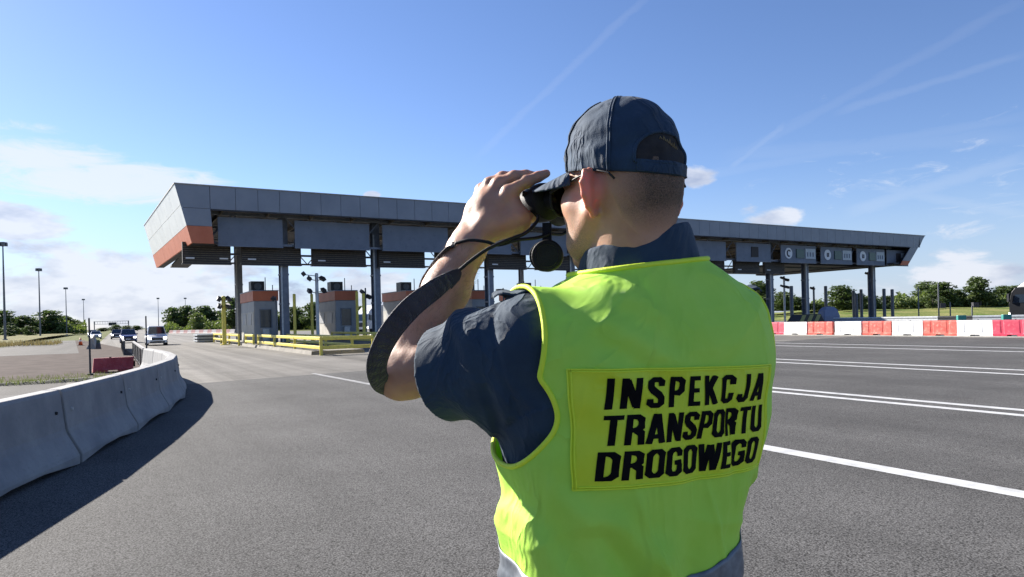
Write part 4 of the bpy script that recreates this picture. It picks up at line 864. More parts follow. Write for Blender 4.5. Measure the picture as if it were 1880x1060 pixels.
def grid_mesh(prims, lo, hi, h, disp=None):
    """prims: list of (fn, k, op) with op '+' or '-'. returns verts, quads"""
    lo = np.array(lo, float); hi = np.array(hi, float); B = 14
    nb = np.ceil((hi - lo) / (h * B)).astype(int) + 1; n = nb * B
    vol = np.full(tuple(n), 1.0, np.float32); rad = B * h * math.sqrt(3) / 2
    off = np.stack(np.meshgrid(np.arange(B), np.arange(B), np.arange(B), indexing='ij'), -1).reshape(-1, 3)
    ctr = np.stack(np.meshgrid(*[np.arange(k) for k in nb], indexing='ij'), -1).reshape(-1, 3)
    C = lo + (ctr * B + (B - 1) / 2) * h
    D = np.stack([f(C) for f, k, op in prims], 1)
    pos = [i for i, p in enumerate(prims) if p[2] == '+']; neg = [i for i, p in enumerate(prims) if p[2] == '-']
    dm = D[:, pos].min(1)
    for bi in range(len(C)):
        ix, iy, iz = ctr[bi] * B
        if dm[bi] > rad * 1.5 + .05: continue
        if dm[bi] < -(rad * 1.8 + .05) and all(D[bi, j] > rad * 1.8 + .03 for j in neg):
            vol[ix:ix + B, iy:iy + B, iz:iz + B] = -1; continue
        P_ = lo + (ctr[bi] * B + off) * h; d = None
        for j, (f, k, op) in enumerate(prims):
            if op == '+':
                if D[bi, j] > dm[bi] + 2.4 * rad + k + .02: continue
                v = f(P_); d = v if d is None else smin(d, v, k)
            elif d is not None and D[bi, j] < rad * 1.6 + k + .02: d = smax(d, -f(P_), k)
        if d is None: continue
        if disp is not None: d = d + disp(P_, d)
        vol[ix:ix + B, iy:iy + B, iz:iz + B] = d.reshape(B, B, B)
    ins = vol < 0; nx, ny, nz = vol.shape
    s = np.zeros((nx - 1, ny - 1, nz - 1), np.int8)
    cor = [(a, b, c) for a in (0, 1) for b in (0, 1) for c in (0, 1)]
    for a, b, c in cor: s += ins[a:nx - 1 + a, b:ny - 1 + b, c:nz - 1 + c]
    cells = np.argwhere((s > 0) & (s < 8)); idx = np.full(s.shape, -1, np.int32); idx[tuple(cells.T)] = np.arange(len(cells))
    val = {c: vol[cells[:, 0] + c[0], cells[:, 1] + c[1], cells[:, 2] + c[2]].astype(float) for c in cor}
    acc_ = np.zeros((len(cells), 3)); cnt = np.zeros(len(cells))
    for c in cor:
        for ax in range(3):
            if c[ax] == 0:
                e = list(c); e[ax] = 1; e = tuple(e); v0, v1 = val[c], val[e]; m = (v0 < 0) != (v1 < 0)
                t = np.where(m, v0 / np.where(m, v0 - v1, 1), 0); pt = np.tile(np.array(c, float), (len(cells), 1)); pt[:, ax] = t
                acc_ += pt * m[:, None]; cnt += m
    V = lo + (cells + acc_ / cnt[:, None]) * h; Q = []
    for ax in range(3):
        o1, o2 = [(1, 2), (2, 0), (0, 1)][ax]
        sl0 = [slice(1, -1)] * 3; sl1 = [slice(1, -1)] * 3; sl0[ax] = slice(0, -1); sl1[ax] = slice(1, None)
        A, Bv = ins[tuple(sl0)], ins[tuple(sl1)]; w = np.argwhere(A != Bv); fl = A[tuple(w.T)]
        base = w.copy(); 
        for a in range(3):
            if a != ax: base[:, a] += 1
        def at(d1, d2):
            q = base.copy(); q[:, o1] += d1; q[:, o2] += d2; return idx[tuple(q.T)]
        q = np.stack([at(-1, -1), at(0, -1), at(0, 0), at(-1, 0)], 1); q[~fl] = q[~fl][:, ::-1]; Q.append(q)
    Q = np.concatenate(Q); Q = Q[(Q >= 0).all(1)]
    return V, Q
def clip_mesh(V, Fc, g, collect=False):
    """keep g>0. V (n,3), Fc quads or tris. returns V,F(list),edge segments of the cut"""
    gv = g(V); Fc = np.asarray(Fc); keep = gv[Fc] > 0; full = keep.all(1); part = keep.any(1) & ~full
    out = [tuple(f) for f in Fc[full]]; V2 = [tuple(v) for v in V]; cache = {}; segs = []
    def cut(i, j):
        k_ = (min(i, j), max(i, j))
        if k_ not in cache:
            u = gv[i] / (gv[i] - gv[j]); cache[k_] = len(V2); V2.append(tuple(V[i] + (V[j] - V[i]) * u))
        return cache[k_]
    for f in Fc[part]:
        poly = []; c_ = []
        for a in range(len(f)):
            i, j = f[a], f[(a + 1) % len(f)]
            if gv[i] > 0: poly.append(i)
            if (gv[i] > 0) != (gv[j] > 0): k_ = cut(i, j); poly.append(k_); c_.append(k_)
        if len(poly) >= 3: out.append(tuple(poly))
        if len(c_) == 2: segs.append(tuple(c_))
    used = sorted({i for f in out for i in f}); mp_ = {o_: n_ for n_, o_ in enumerate(used)}
    return np.array([V2[i] for i in used]), [tuple(mp_[i] for i in f) for f in out], [(mp_[a], mp_[b]) for a, b in segs if a in mp_ and b in mp_]
def tri_quads(Fl):
    o = []
    for f in Fl:
        for k in range(1, len(f) - 1): o.append((f[0], f[k], f[k + 1]))
    return np.array(o)
def chains(segs):
    from collections import defaultdict
    g = defaultdict(list)
    for a, b in segs: g[a].append(b); g[b].append(a)
    seen = set(); out = []
    for st in list(g):
        if st in seen: continue
        ch = [st]; seen.add(st); cur = st
        while True:
            nx_ = [q for q in g[cur] if q not in seen]
            if not nx_: break
            cur = nx_[0]; ch.append(cur); seen.add(cur)
        out.append(ch)
    return sorted(out, key=len, reverse=True)
def smooth_path(pts, it=6, closed=True):
    p = np.array(pts, float)
    for _ in range(it):
        q = (np.roll(p, 1, 0) + np.roll(p, -1, 0)) / 2
        if not closed: q[0], q[-1] = p[0], p[-1]
        p = .5 * p + .5 * q
    return p

# ------------------------------------------------------------------ materials of the person
def skin_mat():
    m = mat('skin', (.41, .215, .130), (.50, .275, .175), scale=22, rough=.50, bump=.0003, bscale=330, speck=(75, (.44, .19, .12), .16))
    t = m.node_tree; b = t.nodes['Principled BSDF']; src = b.inputs['Base Color'].links[0].from_socket
    a1 = nn(t, 'ShaderNodeAttribute', attribute_name='flush'); x1 = nn(t, 'ShaderNodeMix', data_type='RGBA'); t.links.new(mth(t, 'MULTIPLY', a1.outputs['Fac'], .75), x1.inputs[0]); t.links.new(src, x1.inputs[6]); x1.inputs[7].default_value = (.72, .20, .13, 1)
    a2 = nn(t, 'ShaderNodeAttribute', attribute_name='stubble'); n_ = nn(t, 'ShaderNodeTexNoise', i_Scale=700.0, i_Detail=2.0); tcn = t.nodes.new('ShaderNodeTexCoord'); t.links.new(tcn.outputs['Object'], n_.inputs['Vector'])
    r_ = nn(t, 'ShaderNodeMapRange', i_1=.42, i_2=.60); t.links.new(n_.outputs[0], r_.inputs[0]); x2 = nn(t, 'ShaderNodeMix', data_type='RGBA'); t.links.new(mth(t, 'MULTIPLY', mth(t, 'MULTIPLY', a2.outputs['Fac'], r_.outputs[0]), .6), x2.inputs[0]); t.links.new(x1.outputs[2], x2.inputs[6]); x2.inputs[7].default_value = (.17, .12, .075, 1)
    t.links.new(x2.outputs[2], b.inputs['Base Color']); b.inputs['Subsurface Weight'].default_value = .35; b.inputs['Subsurface Radius'].default_value = (.012, .004, .002); b.inputs['Subsurface Scale'].default_value = 1.0
    return m
M_skin = skin_mat()
def cloth(name, c1, c2, weave=900, bump=.0005, rough=.85, sheen=.15, wr=0.0022, wrs=16, trans=None):
    m = mat(name, c1, c2, scale=14, rough=rough, sheen=sheen, trans=trans); t = m.node_tree; b = t.nodes['Principled BSDF']; tcn = t.nodes.new('ShaderNodeTexCoord')
    w1 = nn(t, 'ShaderNodeTexNoise', i_Scale=float(weave), i_Detail=1.0); t.links.new(tcn.outputs['Object'], w1.inputs['Vector'])
    mp_ = t.nodes.new('ShaderNodeMapping'); mp_.inputs['Scale'].default_value = (1, 1, .55); mp_.inputs['Rotation'].default_value = (.3, .5, .2); t.links.new(tcn.outputs['Object'], mp_.inputs[0])
    w2 = nn(t, 'ShaderNodeTexNoise', i_Scale=float(wrs) * .8, i_Detail=3.0, i_Roughness=.5, i_Distortion=1.2); t.links.new(mp_.outputs[0], w2.inputs['Vector'])
    rd = mth(t, 'SUBTRACT', 1.0, mth(t, 'ABSOLUTE', mth(t, 'MULTIPLY', mth(t, 'SUBTRACT', w2.outputs[0], .5), 5.0)), clamp=True); rd = mth(t, 'MULTIPLY', mth(t, 'MULTIPLY', rd, rd), .45); wsum = mth(t, 'ADD', rd, w2.outputs[0])
    b1 = nn(t, 'ShaderNodeBump', i_Strength=1.0, i_Distance=bump); t.links.new(w1.outputs[0], b1.inputs['Height'])
    b2 = nn(t, 'ShaderNodeBump', i_Strength=1.0, i_Distance=wr); t.links.new(wsum, b2.inputs['Height']); t.links.new(b1.outputs[0], b2.inputs['Normal']); t.links.new(b2.outputs[0], b.inputs['Normal'])
    return m
M_shirt = cloth('navy_shirt_cloth', (.009, .027, .052), (.016, .040, .070), wr=.006, wrs=13, sheen=.05)
M_cap = cloth('navy_cap_cloth', (.008, .027, .056), (.016, .042, .078), weave=700, wr=.010, wrs=15, sheen=.05)
M_pants = cloth('navy_trouser_cloth', (.015, .02, .03), (.02, .028, .04))
M_vest = cloth('hi_vis_cloth', (.48, .83, .085), (.53, .88, .105), weave=1200, bump=.0004, rough=.7, sheen=.0, wr=.007, wrs=8, trans=(.45, .80, .05, .14))
M_panel = cloth('hi_vis_panel_cloth', (.58, .72, .018), (.63, .77, .03), weave=1200, bump=.0004, rough=.55, sheen=0, wr=.003, wrs=14)
M_pipe = cloth('hi_vis_binding', (.68, .86, .03), (.72, .88, .05), weave=900, rough=.6, sheen=0, wr=.0004, wrs=60)
M_letter = mat('black_print', (.003, .003, .004), (.007, .007, .008), scale=40, rough=.9, spec=.1)
M_reflect = mat('reflective_tape', (.12, .135, .155), (.19, .21, .235), scale=60, rough=.45, metal=.3, bump=.0008, bscale=30)
M_hair = mat('buzz_hair', (.07, .05, .035), (.17, .12, .085), scale=260, rough=.85, bump=.0012, bscale=800)
M_bplast = mat('black_plastic', (.012, .012, .013), (.02, .02, .022), scale=40, rough=.5, spec=.3)
M_brub = mat('black_rubber', (.008, .008, .010), (.015, .015, .017), scale=60, rough=.6, spec=.25, bump=.0006, bscale=500)
M_strap = cloth('black_padded_webbing', (.020, .017, .020), (.045, .038, .044), weave=420, bump=.0016, wr=.003, wrs=60, rough=.75)
M_lens = mat('dark_lens', (.01, .012, .014), rough=.05, spec=.9)

man = empty('person', (NX, NY, 0), TH_, 'man in navy cap and yellow-green vest seen from behind, raising binoculars with both hands', 'person')
def nobj(name, V, Fq, m, parent, smooth=True): return mesh_obj(name, V, Fq, m, parent, smooth)

# ------------------------------------------------------------------ pose
Sh = L(985, 628, 1.015); El = L(742, 684, 1.10); Wr = L(866, 440, 1.185)
K = [L(934, 352, 1.172), L(915, 338, 1.190), L(899, 338, 1.207), L(884, 349, 1.222)]
PIP = [L(967, 334, 1.168), L(944, 325, 1.184), L(923, 326, 1.202), L(905, 335, 1.217)]
DIPj = [L(988, 325, 1.174), L(966, 322, 1.188), L(943, 324, 1.206), L(922, 332, 1.219)]
TIP = [L(1003, 319, 1.182), L(980, 323, 1.200), L(958, 328, 1.214), L(935, 336, 1.226)]
TH0, TH1, TH2, TH3 = L(900, 416, 1.175), L(950, 405, 1.175), L(975, 398, 1.195), L(1000, 393, 1.21)
def mir(v): q = unhp(v); return hp(-q[0], q[1], q[2])
ShR = LW(.362, 1.192, 1.475); ER = LW(.335, 1.43, 1.40)
body = []
def add(f, k=.02, op='+'): body.append((f, k, op))
# torso and hips beneath the clothes
add(slices([(.86, .15, .10, .01), (1.0, .15, .10, .0), (1.12, .145, .10, 0), (1.25, .165, .105, 0), (1.38, .185, .11, 0), (1.46, .17, .10, -.005), (1.50, .13, .085, -.01), (1.54, .085, .07, -.01), (1.565, .05, .05, -.01)], 2.3), .0)
nb = np.array((HC[0] * .5, -.012, 1.52))
add(cone(nb, hp(0, -.030, -.06), .068, .061), .03)
add(cone(nb + (0, .0, .0), hp(0, .02, -.085), .055, .04), .03)
# shoulders slope (trapezius)
add(cone(np.array((-.12, -.02, 1.475)), np.array((-.03, -.015, 1.555)), .05, .045), .03); add(cone(np.array((.12, -.02, 1.485)), np.array((.03, -.015, 1.56)), .05, .045), .03)
# head
add(ell(hp(0, -.009, .030), (.0735, .0890, .083), Rh), .03)
add(ell(hp(0, -.045, -.005), (.066, .060, .062), Rh), .03)
add(ell(hp(0, .030, -.020), (.066, .062, .088), Rh), .025)
for sx in (-1, 1):
    add(cone(hp(sx * .058, -.004, -.045), hp(sx * .044, .038, -.088), .014, .016), .03)
    add(cone(hp(sx * .044, .038, -.088), hp(sx * .012, .078, -.104), .017, .015), .022)
    add(ell(hp(sx * .046, .052, -.020), (.019, .024, .020), Rh), .025); add(cone(hp(sx * .050, .036, -.030), hp(sx * .041, .046, -.080), .017, .016), .03)
    add(ell(hp(sx * .031, .103, .0), (.017, .013, .011), Rh), .008, '-')
add(cone(hp(-.010, .080, -.103), hp(.010, .080, -.103), .016, .016), .02)
add(cone(hp(-.04, .078, .022), hp(.04, .078, .022), .012, .012), .02)
add(cone(hp(0, .090, .004), hp(0, .112, -.034), .007, .011), .010)
for sx in (-1, 1): add(ell(hp(sx * .012, .103, -.037), (.008, .010, .007), Rh), .006)
add(ell(hp(0, .092, -.062), (.024, .010, .006), Rh), .006); add(ell(hp(0, .091, -.072), (.021, .010, .007), Rh), .005)
for sx in (-1, 1): add(ell(hp(sx * .031, .080, .0), (.0125, .0125, .0125), Rh), .002)
# ears: shell, rim, lobe
def Rz(a): return np.array(((math.cos(a), -math.sin(a), 0), (math.sin(a), math.cos(a), 0), (0, 0, 1.0)))
for sx in (-1, 1):
    Re = Rh @ Rz(sx * 1.12)
    ec = hp(sx * .082, -.030, -.017); add(ell(hp(sx * .074, -.030, -.013), (.010, .011, .024), Rh), .008)
    add(ell(ec, (.0065, .019, .031), Re), .006)
    rim = [(-.004, .016, -.018), (-.002, .018, .004), (.001, .012, .024), (.003, .0, .032), (.005, -.013, .028), (.006, -.020, .012), (.005, -.018, -.006), (.003, -.010, -.022), (.0, .002, -.034), (-.003, .012, -.030)]
    rp_ = [ec + Re @ np.array((a * sx, b, c)) for a, b, c in rim]
    for a_, b_ in zip(rp_[:-1], rp_[1:]): add(cone(a_, b_, .0042, .0042), .004)
    add(ell(ec + Re @ np.array((.009 * sx, .002, .004)), (.006, .010, .018), Re), .004, '-')
def arm(S_, E_, W_, Ks, Ps, Ds, Ts, Th):
    add(ell(S_, (.062, .062, .062)), .04)
    add(cone(S_, E_, .054, .040), .03)
    ax = (W_ - E_); ax /= np.linalg.norm(ax); up = (E_ - S_); up /= np.linalg.norm(up)
    add(cone(E_ + up * .010 - ax * .004, E_ - up * .035, .033, .038), .02)
    m1 = E_ + (W_ - E_) * .25; m2 = E_ + (W_ - E_) * .62
    add(cone(E_, m1, .037, .046), .02); add(cone(m1, m2, .045, .036), .02)
    palm_n = np.cross(Ks[0] - W_, Ks[3] - W_); palm_n /= np.linalg.norm(palm_n); side = (Ks[0] - Ks[3]); side /= np.linalg.norm(side)
    add(cone(m2, W_ - ax * .02 + side * .009, .033, .024), .02); add(cone(m2, W_ - ax * .02 - side * .009, .033, .024), .02)
    add(cone(W_ - ax * .02 + side * .009, W_ + side * .011, .024, .0215), .02); add(cone(W_ - ax * .02 - side * .009, W_ - side * .011, .024, .0215), .02)
    for i in range(4):
        base = W_ + side * (.016, .006, -.005, -.015)[i]
        add(cone(base, Ks[i], .0185, .0108 - .0006 * (i == 3)), .014)
    for i in range(4):
        r = (.0110, .0112, .0108, .0094)[i]
        add(ell(Ks[i], (.0112, .0112, .0112)), .006)
        add(cone(Ks[i], Ps[i], r, r * .93), .0045); add(cone(Ps[i], Ds[i], r * .93, r * .84), .002); add(cone(Ds[i], Ts[i], r * .86, r * .66), .003); add(ell(Ps[i], (r * 1.0, r * 1.0, r * 1.0)), .004)
    add(cone(Th[0], Th[1], .028, .024), .014); add(cone(Ks[0] * .8 + Th[1] * .2, Th[1] * .85 + Ks[0] * .15, .013, .018), .014); add(ell((W_ + Ks[0] + Ks[3]) / 3, (.024, .024, .024)), .02); add(cone(Th[1], Th[2], .0135, .0115), .006); add(cone(Th[2], Th[3], .0115, .009), .002)
    add(ell((W_ * .45 + Ks[3] * .55), (.017, .017, .017)), .02)
arm(Sh, El, Wr, K, PIP, DIPj, TIP, [TH0, TH1, TH2, TH3])
WR_r = mir(Wr)
arm(ShR, ER, WR_r, [mir(v) for v in K], [mir(v) for v in PIP], [mir(v) for v in DIPj], [mir(v) for v in TIP], [mir(v) for v in (TH0, TH1, TH2, TH3)])
allp = np.array([Sh, El, Wr, ShR, ER, WR_r] + K + TIP + [mir(v) for v in K + TIP] + [hp(0, .12, .15), hp(0, -.12, 0)])
lo = np.minimum(allp.min(0) - .07, (-.2, -.14, .87)); hi = np.maximum(allp.max(0) + .07, (.2, .14, 1.6))
def skin_disp(P_, d): return .0005 * np.sin(P_[:, 0] * 210) * np.sin(P_[:, 1] * 190 + 1) * np.sin(P_[:, 2] * 170)
V, Q = grid_mesh(body, lo, hi, .0027, skin_disp)
body_o = nobj('body', V, Q, M_skin, man); BV, BQ = V, Q
qh = (V - np.array((HC[0], HC[1], EYE))) @ Rh
ear_f = np.zeros(len(V))
for s_ in (-1, 1): ear_f = np.maximum(ear_f, np.clip(1.25 - np.linalg.norm((qh - np.array((s_ * .088, -.034, -.015))) / (.020, .026, .038), axis=1), 0, 1) * 1.6)  # ears reddened in the colour, for sun shining through them
st_f = np.clip((-.035 - qh[:, 2]) / .03, 0, 1) * np.clip((qh[:, 1] + .010) / .03, 0, 1) * np.clip((qh[:, 2] + .135) / .02, 0, 1) * (V[:, 2] > 1.55) * (np.abs(qh[:, 0]) < .1)
for nm_, val_ in (('flush', np.clip(ear_f, 0, 1)), ('stubble', st_f)):
    a_ = body_o.data.attributes.new(nm_, 'FLOAT', 'POINT'); a_.data.foreach_set('value', val_.astype(np.float32))

# nails of the left hand (front of each finger is turned away; thumb and index tips show)
# fine hair on the raised forearm
mF = (V[:, 2] > 1.40); ax_f = (Wr - El); Lf = np.linalg.norm(ax_f); ax_f = ax_f / Lf; qf = V - El; uf = qf @ ax_f; df = np.linalg.norm(qf - uf[:, None] * ax_f, axis=1)
idf = np.where((uf > .03) & (uf < Lf - .03) & (df < .06))[0]; pick = rng.choice(idf, 2600); ctr_ = El + ax_f * uf[pick][:, None]; nf = V[pick] - ctr_; nf /= np.linalg.norm(nf, axis=1)[:, None]
df_ = nf * .45 + ax_f * .5 + rng.normal(0, .35, nf.shape); df_ /= np.linalg.norm(df_, axis=1)[:, None]; tf = np.cross(df_, nf); tf /= np.linalg.norm(tf, axis=1)[:, None]; pf = V[pick] + rng.normal(0, .001, nf.shape)
lf = (.006 + .006 * rng.random((len(pick), 1))); hv_ = np.concatenate([pf - tf * .00016, pf + tf * .00016, pf + df_ * lf], 0); nfh = len(pf)
nobj('arm_hair', hv_, np.stack([np.arange(nfh), np.arange(nfh) + nfh, np.arange(nfh) + 2 * nfh], 1), mat('arm_hair_brown', (.16, .10, .055), (.26, .17, .10), scale=90, rough=.5), man, False)
# ------------------------------------------------------------------ short hair on the back and sides of the head
def g_hair(V_):
    q = (V_ - np.array((HC[0], HC[1], EYE))) @ Rh
    line = np.interp(q[:, 1], [-.10, -.075, -.064, -.054, -.040, -.01, .02, .055], [-.084, -.080, -.062, -.018, .014, .022, .018, .040]) + .003 * np.sin(q[:, 0] * 70)
    g = np.minimum((q[:, 2] - line), .062 - q[:, 1]); e_ = [np.linalg.norm((q - np.array((s_ * .084, -.034, -.015))) / (.020, .028, .038), axis=1) - 1 for s_ in (-1, 1)]
    return np.minimum.reduce([g, .02 * e_[0], .02 * e_[1]])
hm = BV[:, 2] > 1.6; fk = hm[BQ].all(1); HV, HF, _ = clip_mesh(BV, BQ[fk], g_hair)
nrm = np.zeros_like(HV)
T_ = tri_quads(HF); fn = np.cross(HV[T_[:, 1]] - HV[T_[:, 0]], HV[T_[:, 2]] - HV[T_[:, 0]])
for k in range(3): np.add.at(nrm, T_[:, k], fn)
nrm /= np.linalg.norm(nrm, axis=1)[:, None] + 1e-9
# stubble: thousands of tiny hairs, thinning out toward the hairline
areas = np.linalg.norm(fn, axis=1); prob = areas / areas.sum(); NH = 30000
ti = rng.choice(len(T_), NH, p=prob); uv = rng.random((NH, 2)); fl = uv.sum(1) > 1; uv[fl] = 1 - uv[fl]
A_, B_, C_ = HV[T_[ti, 0]], HV[T_[ti, 1]], HV[T_[ti, 2]]; hpnt = A_ + (B_ - A_) * uv[:, :1] + (C_ - A_) * uv[:, 1:]
hn = nrm[T_[ti, 0]]; ghv = g_hair(hpnt); keep = rng.random(NH) < np.clip(.25 + ghv / .035, 0, 1); hpnt, hn, ghv = hpnt[keep], hn[keep], ghv[keep]
ln = (.0008 + .0022 * np.clip(ghv / .05, 0, 1))[:, None] * (.6 + .8 * rng.random((len(hpnt), 1)))
dirn = hn * .75 + np.array((0, 0, -.55)) + rng.normal(0, .25, hn.shape); dirn /= np.linalg.norm(dirn, axis=1)[:, None]
tang = np.cross(dirn, rng.normal(0, 1, hn.shape)); tang /= np.linalg.norm(tang, axis=1)[:, None]; wd_ = .00028
hv = np.concatenate([hpnt - tang * wd_, hpnt + tang * wd_, hpnt + dirn * ln], 0); n_h = len(hpnt)
hf = np.stack([np.arange(n_h), np.arange(n_h) + n_h, np.arange(n_h) + 2 * n_h], 1)
M_strand = mat('hair_strands', (.045, .030, .020), (.12, .085, .055), scale=90, rough=.6)
hair_o = nobj('hair', hv, hf, M_strand, man, False)
SVo = HV + nrm * (np.clip(g_hair(HV) / .03, 0, 1) * .0012 + .00015)[:, None]
def scalp_mat():
    m = mat('cropped_hair_scalp', (.055, .038, .026), (.12, .082, .056), scale=420, rough=.8, detail=3, bump=.0006, bscale=900, lo=.4, hi=.6); t = m.node_tree; b = t.nodes['Principled BSDF']
    src = b.inputs['Base Color'].links[0].from_socket; at_ = nn(t, 'ShaderNodeAttribute', attribute_name='hair_cover')
    n = nn(t, 'ShaderNodeTexNoise', i_Scale=600.0, i_Detail=2.0); tcn = t.nodes.new('ShaderNodeTexCoord'); t.links.new(tcn.outputs['Object'], n.inputs['Vector'])
    f = mth(t, 'ADD', at_.outputs['Fac'], mth(t, 'MULTIPLY', mth(t, 'SUBTRACT', n.outputs[0], .5), mth(t, 'MULTIPLY', at_.outputs['Fac'], 1.2)), clamp=True)
    mx = nn(t, 'ShaderNodeMix', data_type='RGBA'); t.links.new(f, mx.inputs[0]); mx.inputs[6].default_value = (.48, .265, .17, 1); t.links.new(src, mx.inputs[7]); t.links.new(mx.outputs[2], b.inputs['Base Color'])
    b.inputs['Subsurface Weight'].default_value = .25; b.inputs['Subsurface Radius'].default_value = (.012, .004, .002); return m
so_ = nobj('cropped_scalp', SVo, HF, scalp_mat(), hair_o)
at_ = so_.data.attributes.new('hair_cover', 'FLOAT', 'POINT'); at_.data.foreach_set('value', np.clip(g_hair(HV) / .055, 0, .92).astype(np.float32))

# ------------------------------------------------------------------ cap
def cap_r(al, zz):                           # al: angle round the head, zz 0..1 from rim to crown
    k = max(0.0, 1 - zz ** 2.55) ** (1 / 2.15)
    pan = 1 + .006 * (abs(math.sin(3 * al)) - .5) * (zz if zz < .8 else .8)
    e_ = 1 - zz ** 4
    wr = e_ * (.0013 * math.sin(5 * al + 9 * zz) * math.sin(7 * zz + 2 * al) + .0007 * math.sin(11 * al - 11 * zz) + .0016 * math.sin(17 * zz + 2.5 * math.sin(2 * al)) * math.sin(2.3 * al + 1) + .0007 * math.sin(31 * zz + 7 * al))
    return k * pan + wr / .09
def cap_pt(al, zz, off=0.0):
    k = cap_r(al, zz); x = (.0860 + off) * k * math.sin(al); y = -.010 + (.1010 + off) * k * math.cos(al)
    z = .018 + .120 * zz + off * zz + .018 * (1 - zz) * math.cos(al)
    return hp(x, y, z)
NA, NZ = 144, 44
cv = []; cf = []
for j in range(NZ + 1):
    zz = (j / NZ); zz = 1 - (1 - zz) ** 1.6
    for i in range(NA): cv.append(cap_pt(2 * math.pi * i / NA, min(zz, .9995)))
for j in range(NZ):
    for i in range(NA): cf.append((j * NA + i, j * NA + (i + 1) % NA, (j + 1) * NA + (i + 1) % NA, (j + 1) * NA + i))
cv = np.array(cv); cf = np.array(cf)
def hole(V_):
    q = (V_ - np.array((HC[0], HC[1], EYE))) @ Rh; al = np.arctan2(q[:, 0], -(q[:, 1] + .012)) * .105        # arc length from the back centre
    a = np.abs(al + .006); zt = .018; d = np.where(q[:, 2] > zt + .012, np.sqrt((a / .056) ** 2 + ((q[:, 2] - zt - .012) / .034) ** 2) - 1, a / .056 - 1) * .03
    d = np.maximum(d, (zt - q[:, 2]))
    return np.where(q[:, 1] < 0, d, .05)
capV, capF, capS = clip_mesh(cv, cf, hole)
cap_o = mesh_obj('cap', capV, capF, M_cap, man, True); md = cap_o.modifiers.new('t', 'SOLIDIFY'); md.thickness = .0022; md.offset = 1
ch = chains(capS)[0]; pth = smooth_path(capV[ch], 4); m_ = MB(); m_.tube([tuple(p_) for p_ in pth] + [tuple(pth[0])], .0026, 8); m_.build('cap_opening_hem', M_cap, cap_o, smooth=True)
m_ = MB()
for al in (0, math.pi / 3, 2 * math.pi / 3, 4 * math.pi / 3, 5 * math.pi / 3):
    for da in (-.022, .022):
        pp = [cap_pt(al + da / max(.25, cap_r(al, z_)), z_, .0016) for z_ in np.linspace(.0, .955, 30)]; m_.tube(pp, .0011, 5)
    pp = [cap_pt(al, z_, .0008) for z_ in np.linspace(.0, .955, 30)]; m_.tube(pp, .0016, 5)
m_.build('seam_stitching', M_cap, cap_o, smooth=True)
m_ = MB()
for zz in (.015, .115): m_.tube([cap_pt(a_, zz, .0018) for a_ in np.linspace(math.pi * 1.155, -math.pi * .155 + 0, 90)[::-1] * 1.0], .0012, 5)
m_.build('rim_stitching', M_cap, cap_o, smooth=True)
bt = cap_pt(0, .9995, .003); m_ = MB(); m_.tube([bt + (0, 0, -.003), bt + (0, 0, .003)], [.008, .005], 14); m_.build('crown_button', M_cap, cap_o, smooth=True)
# strap across the opening and the sewn label
m_ = MB(); rings = []
for a_ in np.linspace(-.62, .62, 24):
    al = math.pi + a_; rings.append([cap_pt(al, .01, .0005), cap_pt(al, .135, .0005), cap_pt(al, .135, .0028), cap_pt(al, .01, .0028)])
m_.loft(rings); m_.build('closing_strap', M_cap, cap_o, smooth=False)
lin = MB(); rings = []
for a_ in np.linspace(-.66, .66, 30): rings.append([cap_pt(math.pi + a_, z_, -.0012) for z_ in np.linspace(.10, .58, 12)])
lin.loft(rings, closed=False, caps=False); li = lin.build('cap_lining', mat('dark_lining', (.012, .012, .015), (.03, .026, .024), scale=60, rough=.9, bump=.0006, bscale=400), cap_o, smooth=True)
m_ = MB()
for k in range(7):
    al = math.pi - .30 + .075 * k; zc_ = .30 + .012 * k; m_.tube([cap_pt(al, zc_, -.0004), cap_pt(al + .03, zc_ + .035 + .02 * (k % 2), -.0004), cap_pt(al + .05, zc_ + .005, -.0004)], .0006, 5)
m_.build('gold_stitching', mat('gold_thread', (.22, .16, .07), (.30, .22, .10), scale=200, rough=.5), li)
# visor
vz = []; nv = 28
rings = []
for i in range(nv + 1):
    t_ = -1 + 2 * i / nv; al = t_ * 1.22
    inner = np.array(unhp(cap_pt(al, .0)))
    out_len = .088 * math.sqrt(max(0, 1 - t_ * t_)) ** 1.0
    dirx, diry = math.sin(al * .35), math.cos(al * .35)
    ring_t = []
    for w_ in np.linspace(0, 1, 7):
        x = inner[0] + dirx * out_len * w_; y = inner[1] + diry * out_len * w_ - .001; z = inner[2] + .001 - .010 * w_ - 1.6 * (x * x) * (.3 + .7 * w_)
        ring_t.append((x, y, z))
    rings.append([hp(*r_) for r_ in ring_t] + [hp(r_[0], r_[1], r_[2] - .003) for r_ in ring_t[::-1]])
m_ = MB(); m_.loft(rings); m_.build('visor', M_cap, cap_o, smooth=True)

# ------------------------------------------------------------------ sunglasses
gl = MB(); rings = []
for sx in (-1, 1):
    pass
M_frame = M_bplast
gf = MB()
for sx in (-1, 1):
    cs_ = [hp(sx * (.034 + .032 * math.cos(a_)), .113 - .018 * ((.034 + .032 * math.cos(a_)) / .066) ** 2, -.006 + .026 * math.sin(a_)) for a_ in np.linspace(0, 2 * math.pi, 25)]
    gf.tube(cs_, .0021, 6)
    hinge = hp(sx * .067, .094, .004)
    gf.tube([hinge, hp(sx * .0760, .050, .006), hp(sx * .0790, .005, .012), hp(sx * .0790, -.034, .015), hp(sx * .0770, -.062, .006), hp(sx * .073, -.070, -.004)], [.0024, .0018, .0016, .0016, .0017, .0018], 6)
    gf.tube([hinge, hp(sx * .062, .097, .002)], .003, 6)
gf.tube([hp(-.007, .113, .006), hp(0, .115, .008), hp(.007, .113, .006)], .002, 6)
sg = gf.build('sunglasses', M_frame, man, smooth=True)
